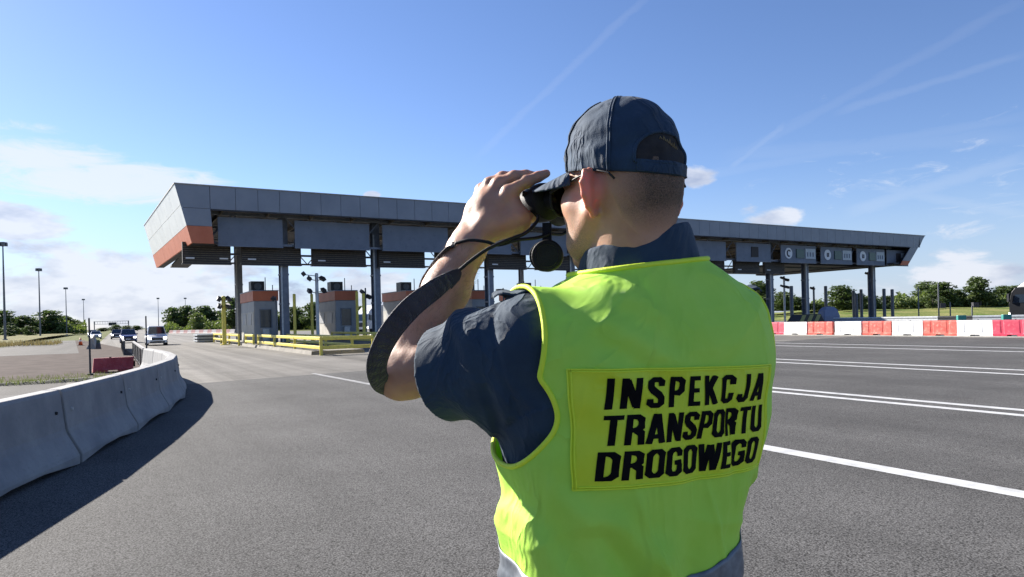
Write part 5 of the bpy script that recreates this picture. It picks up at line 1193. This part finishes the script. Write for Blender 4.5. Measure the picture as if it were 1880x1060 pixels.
for sx in (-1, 1):
    m_ = MB(); c_ = hp(sx * .034, .1015, -.004); pts = [hp(sx * (.034 + .031 * math.cos(a_)), .112 - .018 * ((.034 + .031 * math.cos(a_)) / .066) ** 2, -.006 + .025 * math.sin(a_)) for a_ in np.linspace(0, 2 * math.pi, 25)[:-1]]
    c_ = hp(sx * .034, .1035, -.004); back = [p_ - Rh @ np.array((0, .0018, 0)) for p_ in pts]
    m_.add([tuple(p_) for p_ in pts] + [tuple(p_) for p_ in back], [tuple(range(24)), tuple(range(24, 48))[::-1]] + [(i, (i + 1) % 24, 24 + (i + 1) % 24, 24 + i) for i in range(24)]); m_.build('lens', M_lens, sg)

# ------------------------------------------------------------------ shirt
shirt = []
SHT = [(.90, .155, .11, .0), (1.0, .158, .11, .0), (1.12, .160, .11, 0), (1.24, .182, .12, 0), (1.275, .204, .130, .004), (1.30, .214, .136, .008), (1.345, .235, .142, .006), (1.39, .238, .142, .0), (1.44, .212, .13, -.005), (1.49, .180, .115, -.01), (1.525, .132, .098, -.01), (1.55, .095, .082, -.01), (1.575, .072, .070, -.01)]
shirt.append((slices(SHT, 2.4, .10), 0, '+'))
def sleeve(S_, E_, hem_t, r0, r1, r2):
    ax = (E_ - S_) / np.linalg.norm(E_ - S_); Hc = S_ + (E_ - S_) * hem_t
    mid = S_ + (Hc - S_) * .5
    shirt.append((ell(S_, (r0, r0, r0)), .05, '+')); shirt.append((cone(S_, mid, r0 * .98, r1), .05, '+'))
    tip = Hc + ax * .10
    c1 = cone(mid, tip, r1, r2 + (r2 - r1) * .9)
    side_ = np.cross(ax, (0, 0, 1.)); side_ /= np.linalg.norm(side_); upv = np.cross(side_, ax)
    pn = ax + upv * -.0 ; pn /= np.linalg.norm(pn)
    def f(p):
        q = p - Hc; w_ = np.arctan2(q @ upv, q @ side_)
        return np.maximum(c1(p), q @ pn - .005 * np.sin(2 * w_ + 1))
    shirt.append((f, .012, '+'))
    inner = cone(Hc - ax * .055, tip + ax * .02, r2 - .009, r2 - .009 + (r2 - r1) * 1.2)
    shirt.append((lambda p: np.maximum(inner(p), -(((p - (Hc - ax * .055)) @ ax))), .004, '-'))
    return Hc, ax
HcL, axL = sleeve(L(982, 640, 1.015), L(745, 708, 1.095), .72, .075, .080, .073)
HcR, axR = sleeve(ShR, ER, .80, .070, .075, .070)
sideL = np.cross(axL, (0, 0, 1.)); sideL /= np.linalg.norm(sideL); upL = np.cross(sideL, axL)
def shirt_disp(P_, d):
    q = P_ - Sh; u = q @ axL; w_ = np.arctan2(q @ upL, q @ sideL); near = np.clip((u + .03) / .06, 0, 1) * (np.linalg.norm(q - u[:, None] * axL, axis=1) < .12)
    hemf = 1 - np.clip((u - .10) / .04, 0, 1)
    s1 = .0028 * np.sin(u * 62 + 2.0 * w_ + 1.0) + .0014 * np.sin(u * 105 - 3 * w_) + .0035 * np.sin(u * 30 + 3.0 * w_ + 2)
    ridge = -.0030 * np.exp(-((u - .085 - .035 * np.sin(w_ + .6)) / .010) ** 2) - .0030 * np.exp(-((u - .120 - .045 * np.sin(w_ + 1.2)) / .008) ** 2) - .0025 * np.exp(-((u - .03 - .05 * np.sin(w_ - .4)) / .009) ** 2)
    seam = .0030 * np.exp(-((u - .030) / .0045) ** 2)
    z = P_[:, 2]; x = P_[:, 0]
    body_f = .003 * np.sin(z * 55 + 6 * x) * np.sin(x * 30 + 1)
    return near * (s1 * hemf + (ridge + seam) * hemf) + (1 - near) * body_f
lo = np.array((min(El[0], -.25) - .06, -.16, .88)); hi = np.array((max(ER[0], ShR[0]) + .12, max(ER[1], El[1]) + .12, 1.62)); lo[0] = El[0] - .10
V, Q = grid_mesh(shirt, lo, hi, .0031, shirt_disp)
shirt_o = nobj('shirt', V, Q, M_shirt, man)
# hem stitching round the left sleeve
for (Hc_, ax_, r_) in ((HcL, axL, .0755),):
    s_1 = np.cross(ax_, (0, 0, 1.)); s_1 /= np.linalg.norm(s_1); s_2 = np.cross(s_1, ax_)
# collar: folded band round the neck
CC = np.array((HC[0] * .55 + .012, -.008)); 
def col_pt(a, u, lift=0.0):                  # a round the neck (0 = front), u 0..1 up the stand, >1 turned down outside
    back = .5 - .5 * math.cos(a)             # 1 at back
    side_t = math.sin(a)
    if u <= 1: r = .074 + .010 * (1 - u); z = 1.535 + .084 * u + .014 * back + .020 * side_t
    else:
        w_ = u - 1; r = .074 + .004 + .014 * w_ ; z = 1.619 - .058 * w_ + .012 * back + .020 * side_t + .003 * math.sin(3 * a)
    return np.array((CC[0] + r * 1.10 * math.sin(a), CC[1] + r * 1.0 * math.cos(a) - .004, z))
rings = []
for i in range(65):
    a = .45 + (2 * math.pi - .9) * i / 64; prf = [col_pt(a, u) for u in (0, .35, .7, .93, 1.0, 1.06, 1.35, 1.7, 2.0)]
    rings.append(prf)
m_ = MB(); m_.loft(rings, closed=False, caps=False); co = m_.build('collar', M_shirt, shirt_o, smooth=True); md = co.modifiers.new('t', 'SOLIDIFY'); md.thickness = .003; md.offset = 0
md = co.modifiers.new('s', 'SUBSURF'); md.levels = 1; md.render_levels = 1
# epaulettes on both shoulders
for sgn in (-1, 1):
    if sgn < 0: e0, e1 = L(985, 533, 1.015), L(903, 541, 1.025)
    else: e0, e1 = L(1325, 530, 1.18), L(1392, 530, 1.215)
    rings = []; wy = np.array((-.3, -1, 0)) * .022
    for u in np.linspace(0, 1, 11):
        p_ = e0 + (e1 - e0) * u + np.array((0, 0, .007 * math.sin(u * 3.1) + .004 * math.sin(u * 9))); k_ = 1 - max(0, u - .8) * 2.2
        rings.append([p_ + wy * k_ + (0, 0, -.006), p_ + (0, 0, .0), p_ - wy * k_ + (0, 0, -.006), p_ - wy * k_ + (0, 0, -.0095), p_ + (0, 0, -.0035), p_ + wy * k_ + (0, 0, -.0095)])
    m_ = MB(); m_.loft(rings); ep = m_.build('epaulette', M_shirt, shirt_o, smooth=False, bevel=.001)
    bu = e0 + (e1 - e0) * .82 + np.array((0, 0, .004)); m_ = MB(); m_.tube([bu, bu + (0, 0, .003)], .006, 12); m_.build('button', M_bplast, ep)

# ------------------------------------------------------------------ vest
def vfold(p):
    x, y, z = p[:, 0], p[:, 1], p[:, 2]; ph_ = np.arctan2(x, -y); low = np.clip((1.36 - z) / .30, 0, 1)
    f = .0075 * low * np.sin(7 * ph_ + 3.2 * z + .5) + .0045 * low * np.sin(13 * ph_ - 6 * z)
    f = f + .0035 * np.clip((1.30 - z) / .05, 0, 1) * np.clip((-x - .06) / .08, 0, 1) * np.sin(60 * z + 26 * x + 3 * np.sin(30 * x)) + .0016 * np.sin(38 * z + 30 * x + 2 * np.sin(25 * x)) + .0012 * np.sin(70 * z - 22 * x)
    up = np.clip((z - 1.30) / .12, 0, 1)
    f = f + .0050 * up * np.sin(95 * z + 60 * x) * np.exp(-((x + .11) / .06) ** 2)
    cr_ = lambda t_: (1 - np.abs(np.sin(t_))) ** 5
    f = f + .006 * cr_(9 * z + 14 * x + 1.5 * np.sin(9 * x) + .8) * np.clip((1.30 - z) / .06, 0, 1) + .0035 * cr_(17 * z - 12 * x + 1.2) * np.clip((z - 1.40) / .06, 0, 1) + .004 * cr_(13 * z - 10 * x + 2 * np.sin(7 * x)) * np.clip((1.24 - z) / .05, 0, 1)
    # long diagonal fold from the left armhole down to the middle, shallow dip beside the panel
    dl = (z - 1.285) + .75 * (x + .235); f = f + np.where(y < .05, .022 * np.exp(-(dl / .028) ** 2) * np.clip((-x) / .2, 0, 1) * np.clip((x + .225) / .05, 0, 1) * np.clip((1.32 - z) / .1, 0, 1), 0)
    dl2 = (z - 1.20) + 1.6 * (x + .14); f = f - np.where(y < .05, .016 * np.exp(-(dl2 / .032) ** 2) * np.clip((1.26 - z) / .06, 0, 1) * np.clip(-x / .1, 0, 1) * np.clip((x + .225) / .05, 0, 1), 0)
    f = f - np.where(y < 0, .0055 * np.exp(-((x - .060 - .12 * (1.33 - z)) / .010) ** 2) * np.exp(-((z - 1.32) / .09) ** 2), 0)
    return f
VT = [(.74, .195, .150, 0), (.95, .188, .142, 0), (1.08, .186, .138, 0), (1.2, .197, .141, 0), (1.30, .224, .149, 0), (1.39, .233, .152, -.002), (1.45, .232, .150, -.004), (1.48, .222, .144, -.006), (1.505, .208, .134, -.008), (1.53, .180, .121, -.008), (1.552, .144, .109, -.008), (1.572, .112, .097, -.008), (1.595, .100, .089, -.008), (1.64, .098, .088, -.008)]
vest_f = slices(VT, 2.6, .11, vfold)
V, Q = grid_mesh([(vest_f, 0, '+'), (cone(L(990, 640, 1.015), (-.10, -.015, 1.475), .096, .07), .03, '+'), (cone(ShR, (.10, -.015, 1.49), .082, .065), .03, '+')], (-.31, -.20, .72), (.31, .20, 1.68), .0035)
def g_vest(p):
    x, y, z = p[:, 0], p[:, 1], p[:, 2]
    armL = np.where(x < -.08, np.sqrt(((y - .044) / (.146)) ** 2 + ((z - 1.405 - .25 * (y + .0)) / .125) ** 2) - 1, 1) * .1
    armR = np.where(x > .08, np.sqrt(((y - .03) / .115) ** 2 + ((z - 1.44) / .128) ** 2) - 1, 1) * .1
    armL = np.minimum(armL, np.where((z > 1.42), x + .206 - .15 * (z - 1.54), 1)); armR = np.minimum(armR, np.where((z > 1.44) & (x > .1), .215 - x - .0 * z, 1))
    neck = np.where(z > 1.5, np.sqrt(((x - HC[0] * .4) / .092) ** 2 + ((y - .004) / .080) ** 2) - 1, 1) * .08
    hem = z - (.78 + .0 * x)
    front = np.where(y > 0, np.abs(x) - .004, 1)
    return np.minimum.reduce([armL, armR, neck, hem, front, (1.578 - z) + .10 * x])
V = V[:, :]; vV, vF, vS = clip_mesh(V, Q, g_vest)
vest_o = mesh_obj('vest', vV, vF, M_vest, man, True); md = vest_o.modifiers.new('t', 'SOLIDIFY'); md.thickness = .0018; md.offset = -1
m_ = MB()
for ch in chains(vS):
    if len(ch) < 20: continue
    p_ = smooth_path(vV[ch], 10, True); closed = np.linalg.norm(vV[ch[0]] - vV[ch[-1]]) < .02
    if not closed: p_ = smooth_path(vV[ch], 10, False)
    pp = p_[::2]; path = [tuple(q_) for q_ in pp] + ([tuple(pp[0])] if closed else [])
    m_.tube(path, .0040, 8)
m_.build('binding', M_pipe, vest_o, smooth=True)
bvh = BVHTree.FromPolygons([tuple(v) for v in vV], vF)
def on_vest(phi, z, off):                    # phi: angle round the body from straight behind, + toward his right
    o_ = Vector((0, .02, z)); d_ = Vector((math.sin(phi), -math.cos(phi), 0)); hit = bvh.ray_cast(o_ + d_ * .5, -d_)
    return Vector(hit[0]) + d_ * off if hit[0] else o_ + d_ * (.2 + off)
def drape(name, p0, p1, z0f, z1f, nu, nv, off, m, parent, th=.0012):
    vs = []; fs = []
    for j in range(nv + 1):
        for i in range(nu + 1):
            ph_ = p0 + (p1 - p0) * i / nu; za, zb = z0f(i / nu), z1f(i / nu); vs.append(on_vest(ph_, za + (zb - za) * j / nv, off))
    for j in range(nv):
        for i in range(nu): fs.append((j * (nu + 1) + i, j * (nu + 1) + i + 1, (j + 1) * (nu + 1) + i + 1, (j + 1) * (nu + 1) + i))
    o = mesh_obj(name, vs, fs, m, parent, True); md = o.modifiers.new('t', 'SOLIDIFY'); md.thickness = th; md.offset = -1; return o
PA, PB = -.95, .775; ZP0, ZP1 = lambda u: 1.268 - .002 * u, lambda u: 1.431 - .010 * u
panel = drape('back_panel', PA, PB, ZP0, ZP1, 90, 40, .0026, M_panel, vest_o)
def bord(pts, nm):
    m_ = MB(); m_.tube(pts, .0013, 6); m_.build(nm, M_pipe, panel, smooth=True)
for ins_ in (.0, .018):
    path = [on_vest(PA + ins_ + (PB - PA - 2 * ins_) * i / 60, ZP0(i / 60) + ins_ * .18, .0030) for i in range(61)] + [on_vest(PB - ins_, ZP0(1) + (ZP1(1) - ZP0(1)) * j / 20, .0030) for j in range(21)] + [on_vest(PB - ins_ - (PB - PA - 2 * ins_) * i / 60, ZP1(1 - i / 60) - ins_ * .18, .0030) for i in range(61)] + [on_vest(PA + ins_, ZP1(0) - (ZP1(0) - ZP0(0)) * j / 20, .0030) for j in range(21)]
    bord(path, 'panel_stitching')
TW = .155
GL_ = {  # heavy condensed strokes in a cell .52 wide, 1 high (stroke centre lines)
 'I': (.20, [[(.10, 0), (.10, 1)]]),
 'N': (.56, [[(.10, 0), (.10, 1)], [(.46, 0), (.46, 1)], [(.12, .93), (.44, .07)]]),
 'S': (.52, [[(.43, .70), (.43, .84), (.35, .925), (.17, .925), (.09, .84), (.09, .68), (.17, .57), (.35, .43), (.43, .32), (.43, .16), (.35, .075), (.17, .075), (.09, .16), (.09, .30)]]),
 'P': (.52, [[(.10, 0), (.10, 1)], [(.10, .925), (.33, .925), (.43, .83), (.43, .56), (.33, .46), (.10, .46)]]),
 'E': (.46, [[(.10, 0), (.10, 1)], [(.10, .925), (.44, .925)], [(.10, .52), (.40, .52)], [(.10, .075), (.44, .075)]]),
 'K': (.56, [[(.10, 0), (.10, 1)], [(.46, 1), (.16, .48)], [(.20, .60), (.48, 0)]]),
 'C': (.52, [[(.43, .66), (.43, .84), (.35, .925), (.17, .925), (.09, .84), (.09, .16), (.17, .075), (.35, .075), (.43, .16), (.43, .36)]]),
 'J': (.44, [[(.34, 1), (.34, .18), (.26, .075), (.12, .075), (.07, .16), (.07, .30)]]),
 'A': (.58, [[(.08, 0), (.27, 1)], [(.50, 0), (.31, 1)], [(.15, .24), (.43, .24)]]),
 'T': (.50, [[(.0, .925), (.50, .925)], [(.25, 0), (.25, 1)]]),
 'R': (.54, [[(.10, 0), (.10, 1)], [(.10, .925), (.33, .925), (.43, .83), (.43, .60), (.33, .50), (.10, .50)], [(.31, .50), (.44, .38), (.46, 0)]]),
 'O': (.54, [[(.27, .925), (.18, .925), (.09, .82), (.09, .18), (.18, .075), (.36, .075), (.45, .18), (.45, .82), (.36, .925), (.27, .925)]]),
 'U': (.54, [[(.09, 1), (.09, .18), (.18, .075), (.36, .075), (.45, .18), (.45, 1)]]),
 'D': (.54, [[(.10, 0), (.10, 1)], [(.10, .925), (.33, .925), (.44, .80), (.44, .20), (.33, .075), (.10, .075)]]),
 'G': (.54, [[(.44, .68), (.44, .83), (.36, .925), (.18, .925), (.09, .82), (.09, .18), (.18, .075), (.34, .075), (.44, .18), (.44, .47), (.27, .47)]]),
 'W': (.78, [[(.07, 1), (.20, 0)], [(.37, .95), (.22, 0)], [(.41, .95), (.56, 0)], [(.71, 1), (.58, 0)]])}
def text_poly(word, gap):
    vs = []; fs = []; x = 0.0
    for ch in word:
        w_, strokes = GL_[ch]
        for st in strokes:
            pts = [np.array(p_, float) for p_ in st]; dense = []
            for a_, b_ in zip(pts[:-1], pts[1:]):
                n_ = max(1, int(np.linalg.norm(b_ - a_) / .09))
                for k in range(n_): dense.append(a_ + (b_ - a_) * k / n_)
            dense.append(pts[-1]); base = len(vs)
            for i, p_ in enumerate(dense):
                d = dense[min(i + 1, len(dense) - 1)] - dense[max(0, i - 1)]; d = d / np.linalg.norm(d); n = np.array((-d[1], d[0]))
                tw = TW * (1.18 * abs(n[0]) + .95 * abs(n[1])) / 2
                for kk in (-1, -.33, .33, 1): q_ = p_ + n * tw * kk; vs.append((x + q_[0], min(1.0, max(0.0, q_[1]))))
            for i in range(len(dense) - 1):
                for kk in range(3): fs.append((base + 4 * i + kk, base + 4 * i + kk + 1, base + 4 * i + kk + 5, base + 4 * i + kk + 4))
        x += w_ + gap
    x -= gap; return [(u / x, v) for u, v in vs], fs
rows = [('INSPEKCJA', .125, .955, .665, .925, .16), ('TRANSPORTU', .110, .960, .365, .615, .06), ('DROGOWEGO', .085, .935, .070, .315, .06)]
for word, u0, u1, v0, v1, gp in rows:
    vs, fs = text_poly(word, gp); out = []
    for u, v in vs:
        uu = u0 + (u1 - u0) * u - .016 * (1 - v) ; ph_ = PA + (PB - PA) * uu; vv = v0 + (v1 - v0) * v; z = ZP0(uu) + (ZP1(uu) - ZP0(uu)) * vv; out.append(on_vest(ph_, z, .0036))
    t_ = mesh_obj('lettering', out, fs, M_letter, vest_o, False)
# reflective stripes
drape('reflective_stripe', -math.pi, math.pi, lambda u: 1.078 + .034 * abs(2 * u - 1) + .062 * max(0, math.sin(2 * math.pi * (u - .5))) ** 1.5, lambda u: 1.128 + .034 * abs(2 * u - 1) + .062 * max(0, math.sin(2 * math.pi * (u - .5))) ** 1.5, 150, 6, .0025, M_reflect, vest_o)
drape('reflective_stripe', -math.pi, math.pi, lambda u: .90, lambda u: .95, 120, 6, .0025, M_reflect, vest_o)

# ------------------------------------------------------------------ trousers, belt, boots
legs = [(slices([(.80, .178, .125, 0), (.90, .178, .125, 0), (.98, .172, .12, 0)], 2.3), 0, '+')]
for sx in (-1, 1):
    hx = sx * .095
    legs += [(cone((hx, 0, .86), (sx * .11, .01, .50), .098, .072), .03, '+'), (cone((sx * .11, .01, .50), (sx * .12, -.01, .10), .070, .066), .03, '+')]
def ldisp(P_, d): return .004 * np.sin(P_[:, 2] * 40 + P_[:, 0] * 25) * np.clip((.8 - P_[:, 2]) * 4, 0, 1) + .005 * np.sin(P_[:, 2] * 90) * np.exp(-((P_[:, 2] - .15) / .06) ** 2)
V, Q = grid_mesh(legs, (-.24, -.16, .02), (.24, .16, 1.0), .008, ldisp); tro = nobj('trousers', V, Q, M_pants, man)
for sx in (-1, 1):
    bo = [(cone((sx * .12, -.03, .05), (sx * .135, .13, .045), .052, .042), .03, '+'), (cone((sx * .12, -.01, .05), (sx * .12, -.01, .17), .052, .058), .03, '+'), (cone((sx * .135, .13, .04), (sx * .14, .18, .035), .044, .035), .03, '+'), (lambda p: p[:, 2] - .004, .002, '-')]
    V, Q = grid_mesh(bo, (sx * .13 - .09, -.12, -.02), (sx * .13 + .09, .25, .26), .006); V[:, 2] = np.maximum(V[:, 2], 0.012); nobj('boot', V, Q, M_brub, man)

#@BINOC
# ------------------------------------------------------------------ binoculars (held: a thing of their own)
hw = Matrix.Translation((NX, NY, 0)) @ Matrix.Rotation(TH_, 4, 'Z')
o_w = hw @ Vector(hp(0, .119, .0)); bino = empty('binoculars', o_w, TH_ + PSI, 'black binoculars held up to the sunglasses in both hands', 'binoculars')
for sx in (-1, 1):
    m_ = MB(); cx = sx * .034
    seq = [(.004, .017), (.014, .018), (.020, .016), (.026, .0165), (.030, .026), (.038, .0325), (.055, .0345), (.080, .0335), (.100, .031), (.118, .031), (.125, .032), (.127, .027)]
    seq = [(y * .72, r) for y, r in seq]; m_.tube([(cx, y, 0) for y, r in seq], [r for y, r in seq], 28); bb_ = m_.build('barrel', M_brub, bino, smooth=True); md = bb_.modifiers.new('b', 'EDGE_SPLIT'); md.split_angle = math.radians(35)
    m_ = MB(); m_.tube([(cx, -.004, 0), (cx, .010, 0)], [.0195, .0190], 24); m_.build('eyecup', M_brub, bino, smooth=False)
    m_ = MB(); m_.tube([(cx, .0910, 0), (cx, .0925, 0)], .026, 24); m_.build('objective_lens', M_lens, bino)
    m_ = MB(); m_.tube([(cx + sx * .027, .050, .014), (cx + sx * .033, .056, .016)], [.006, .005], 8); m_.build('strap_lug', M_bplast, bino)
m_ = MB(); m_.box(-.020, .020, .036, .092, -.010, .012); m_.build('bridge', M_brub, bino, bevel=.004)
m_ = MB(); m_.tube([(0, .045, .013), (0, .066, .013)], .011, 20); m_.build('focus_wheel', M_bplast, bino)
# hanging lens caps
def inb(v): return np.asarray(v)
def Wd(px, py, D): return W(px, py, D)
cc_ = Wd(1005, 470, 1.175); lc = empty('lens_cover', cc_, math.radians(-8), 'round black lens cover dangling under the binoculars on a short strap', 'lens cover')
m_ = MB(); m_.tube([(0, -.007, 0), (0, -.005, 0), (0, .006, 0), (0, .008, 0)], [.0255, .0275, .0275, .024], 36); m_.build('cover_disc', M_brub, lc, smooth=False, bevel=.0008)
m_ = MB(); m_.tube([(-.006, .014, .001), (-.006, .020, .001)], .027, 36); m_.build('second_cover_disc', M_brub, lc, bevel=.0008)
m_ = MB(); m_.tube([(.025 * math.cos(a_) * .78, -.0075, .025 * math.sin(a_) * .78) for a_ in np.linspace(0, 6.2832, 33)], .0008, 6); m_.build('rim_groove', M_bplast, lc)
m_ = MB(); m_.loft([[Vector((-.008, -.002 + dy, z)), Vector((.008, -.002 + dy, z)), Vector((.008, .001 + dy, z)), Vector((-.008, .001 + dy, z))] for z, dy in ((.022, 0), (.04, .004), (.058, .008))]); m_.build('cover_strap', M_brub, lc)
# neck strap
def ribbon(mb, pts, widths, th=.004, quilt=0.0, sub=8):
    C_ = catmull([p for p, w in pts], sub); Wv = catmull([Vector(w) for p, w in pts], sub); ws = []
    for i in range(len(C_)): u = i / (len(C_) - 1) * (len(widths) - 1); k = min(int(u), len(widths) - 2); ws.append(widths[k] + (widths[k + 1] - widths[k]) * (u - k))
    rings = []
    for i, c in enumerate(C_):
        d = (C_[min(i + 1, len(C_) - 1)] - C_[max(0, i - 1)]).normalized(); w = Wv[i]; w = (w - d * w.dot(d)).normalized(); n = d.cross(w).normalized(); hw_ = ws[i] / 2; t_ = th / 2 * (1 + quilt * (abs(math.sin(i * .42)) - .6))
        rings.append([c - w * hw_ - n * t_ * .3, c - w * hw_ * .86 - n * t_ * .95, c - n * t_ * 1.05, c + w * hw_ * .86 - n * t_ * .95, c + w * hw_ - n * t_ * .3, c + w * hw_ + n * t_ * .3, c + w * hw_ * .86 + n * t_ * .95, c + n * t_ * 1.05, c - w * hw_ * .86 + n * t_ * .95, c - w * hw_ + n * t_ * .3])
    mb.loft(rings); return C_, Wv, ws
strap = empty('camera_strap', Wd(700, 640, 1.05), 0, 'wide padded black strap looping round the raised left forearm and elbow', 'strap')
off_ = Wd(700, 640, 1.05)
def sp(px, py, D, wx=0, wy=0, wd=0): return (Wd(px, py, D) - off_, Vector((wx, wd, wy)))
pad = MB()
pts = [sp(832, 508, 1.095, .55, -.62, .3), sp(800, 530, 1.06, .55, -.7, .3), sp(752, 568, 1.03, .6, -.6, .35), sp(712, 618, 1.02, .75, -.35, .45), sp(692, 668, 1.03, .8, -.1, .55), sp(700, 703, 1.06, .75, .35, .55), sp(728, 716, 1.12, .3, .75, .5)]
Cp, Wp, wsp = ribbon(pad, pts, [.017, .027, .030, .030, .029, .027, .024], .0080, .5, 22); pad_o = pad.build('shoulder_pad', M_strap, strap, smooth=False); 
md = pad_o.modifiers.new('s', 'SUBSURF'); md.levels = 1; md.render_levels = 2
m_ = MB()                                    # raised edge piping on both sides of the pad
for sg_ in (-1, 1):
    m_.tube([Cp[i] + (Wp[i] - (Cp[min(i + 1, len(Cp) - 1)] - Cp[max(0, i - 1)]).normalized() * Wp[i].dot((Cp[min(i + 1, len(Cp) - 1)] - Cp[max(0, i - 1)]).normalized())).normalized() * sg_ * wsp[i] * .5 for i in range(len(Cp))], .0022, 6)
m_.build('pad_piping', M_strap, pad_o, smooth=True)
m_ = MB(); ribbon(m_, [sp(728, 716, 1.12, .3, .75, .5), sp(752, 708, 1.16, .1, .9, .3), sp(770, 660, 1.19, .8, .2, .3), sp(775, 590, 1.20, .9, .3, .2), sp(776, 528, 1.19, .9, .4, .1), sp(797, 488, 1.17, .9, .55, 0), sp(824, 456, 1.15, .85, .6, -.1), sp(836, 447, 1.145, .8, .6, -.2)], [.026, .022, .018, .016, .014, .017, .018, .007], .004); m_.build('rear_webbing', M_strap, strap, smooth=False)
m_ = MB(); ribbon(m_, [sp(842, 498, 1.10, .6, -.6, .2), sp(836, 505, 1.095, .6, -.6, .2), sp(820, 517, 1.085, .6, -.6, .2)], [.010, .021, .028], .0088); m_.build('leather_end', M_bplast, strap, smooth=False)
m_ = MB()
m_.tube(catmull([Wd(840, 499, 1.10) - off_, Wd(868, 476, 1.105) - off_, Wd(898, 456, 1.11) - off_, Wd(935, 440, 1.125) - off_, Wd(965, 428, 1.135) - off_, Wd(985, 408, 1.15) - off_, Wd(988, 396, 1.16) - off_], 8), .0030, 8)
m_.tube(catmull([Wd(836, 447, 1.145) - off_, Wd(862, 441, 1.135) - off_, Wd(892, 444, 1.13) - off_, Wd(915, 450, 1.128) - off_, Wd(950, 441, 1.13) - off_, Wd(985, 437, 1.15) - off_, Wd(1010, 430, 1.18) - off_, Wd(1035, 429, 1.22) - off_, Wd(1062, 405, 1.25) - off_], 8), .0028, 8)
m_.build('cord', M_brub, strap, smooth=True)
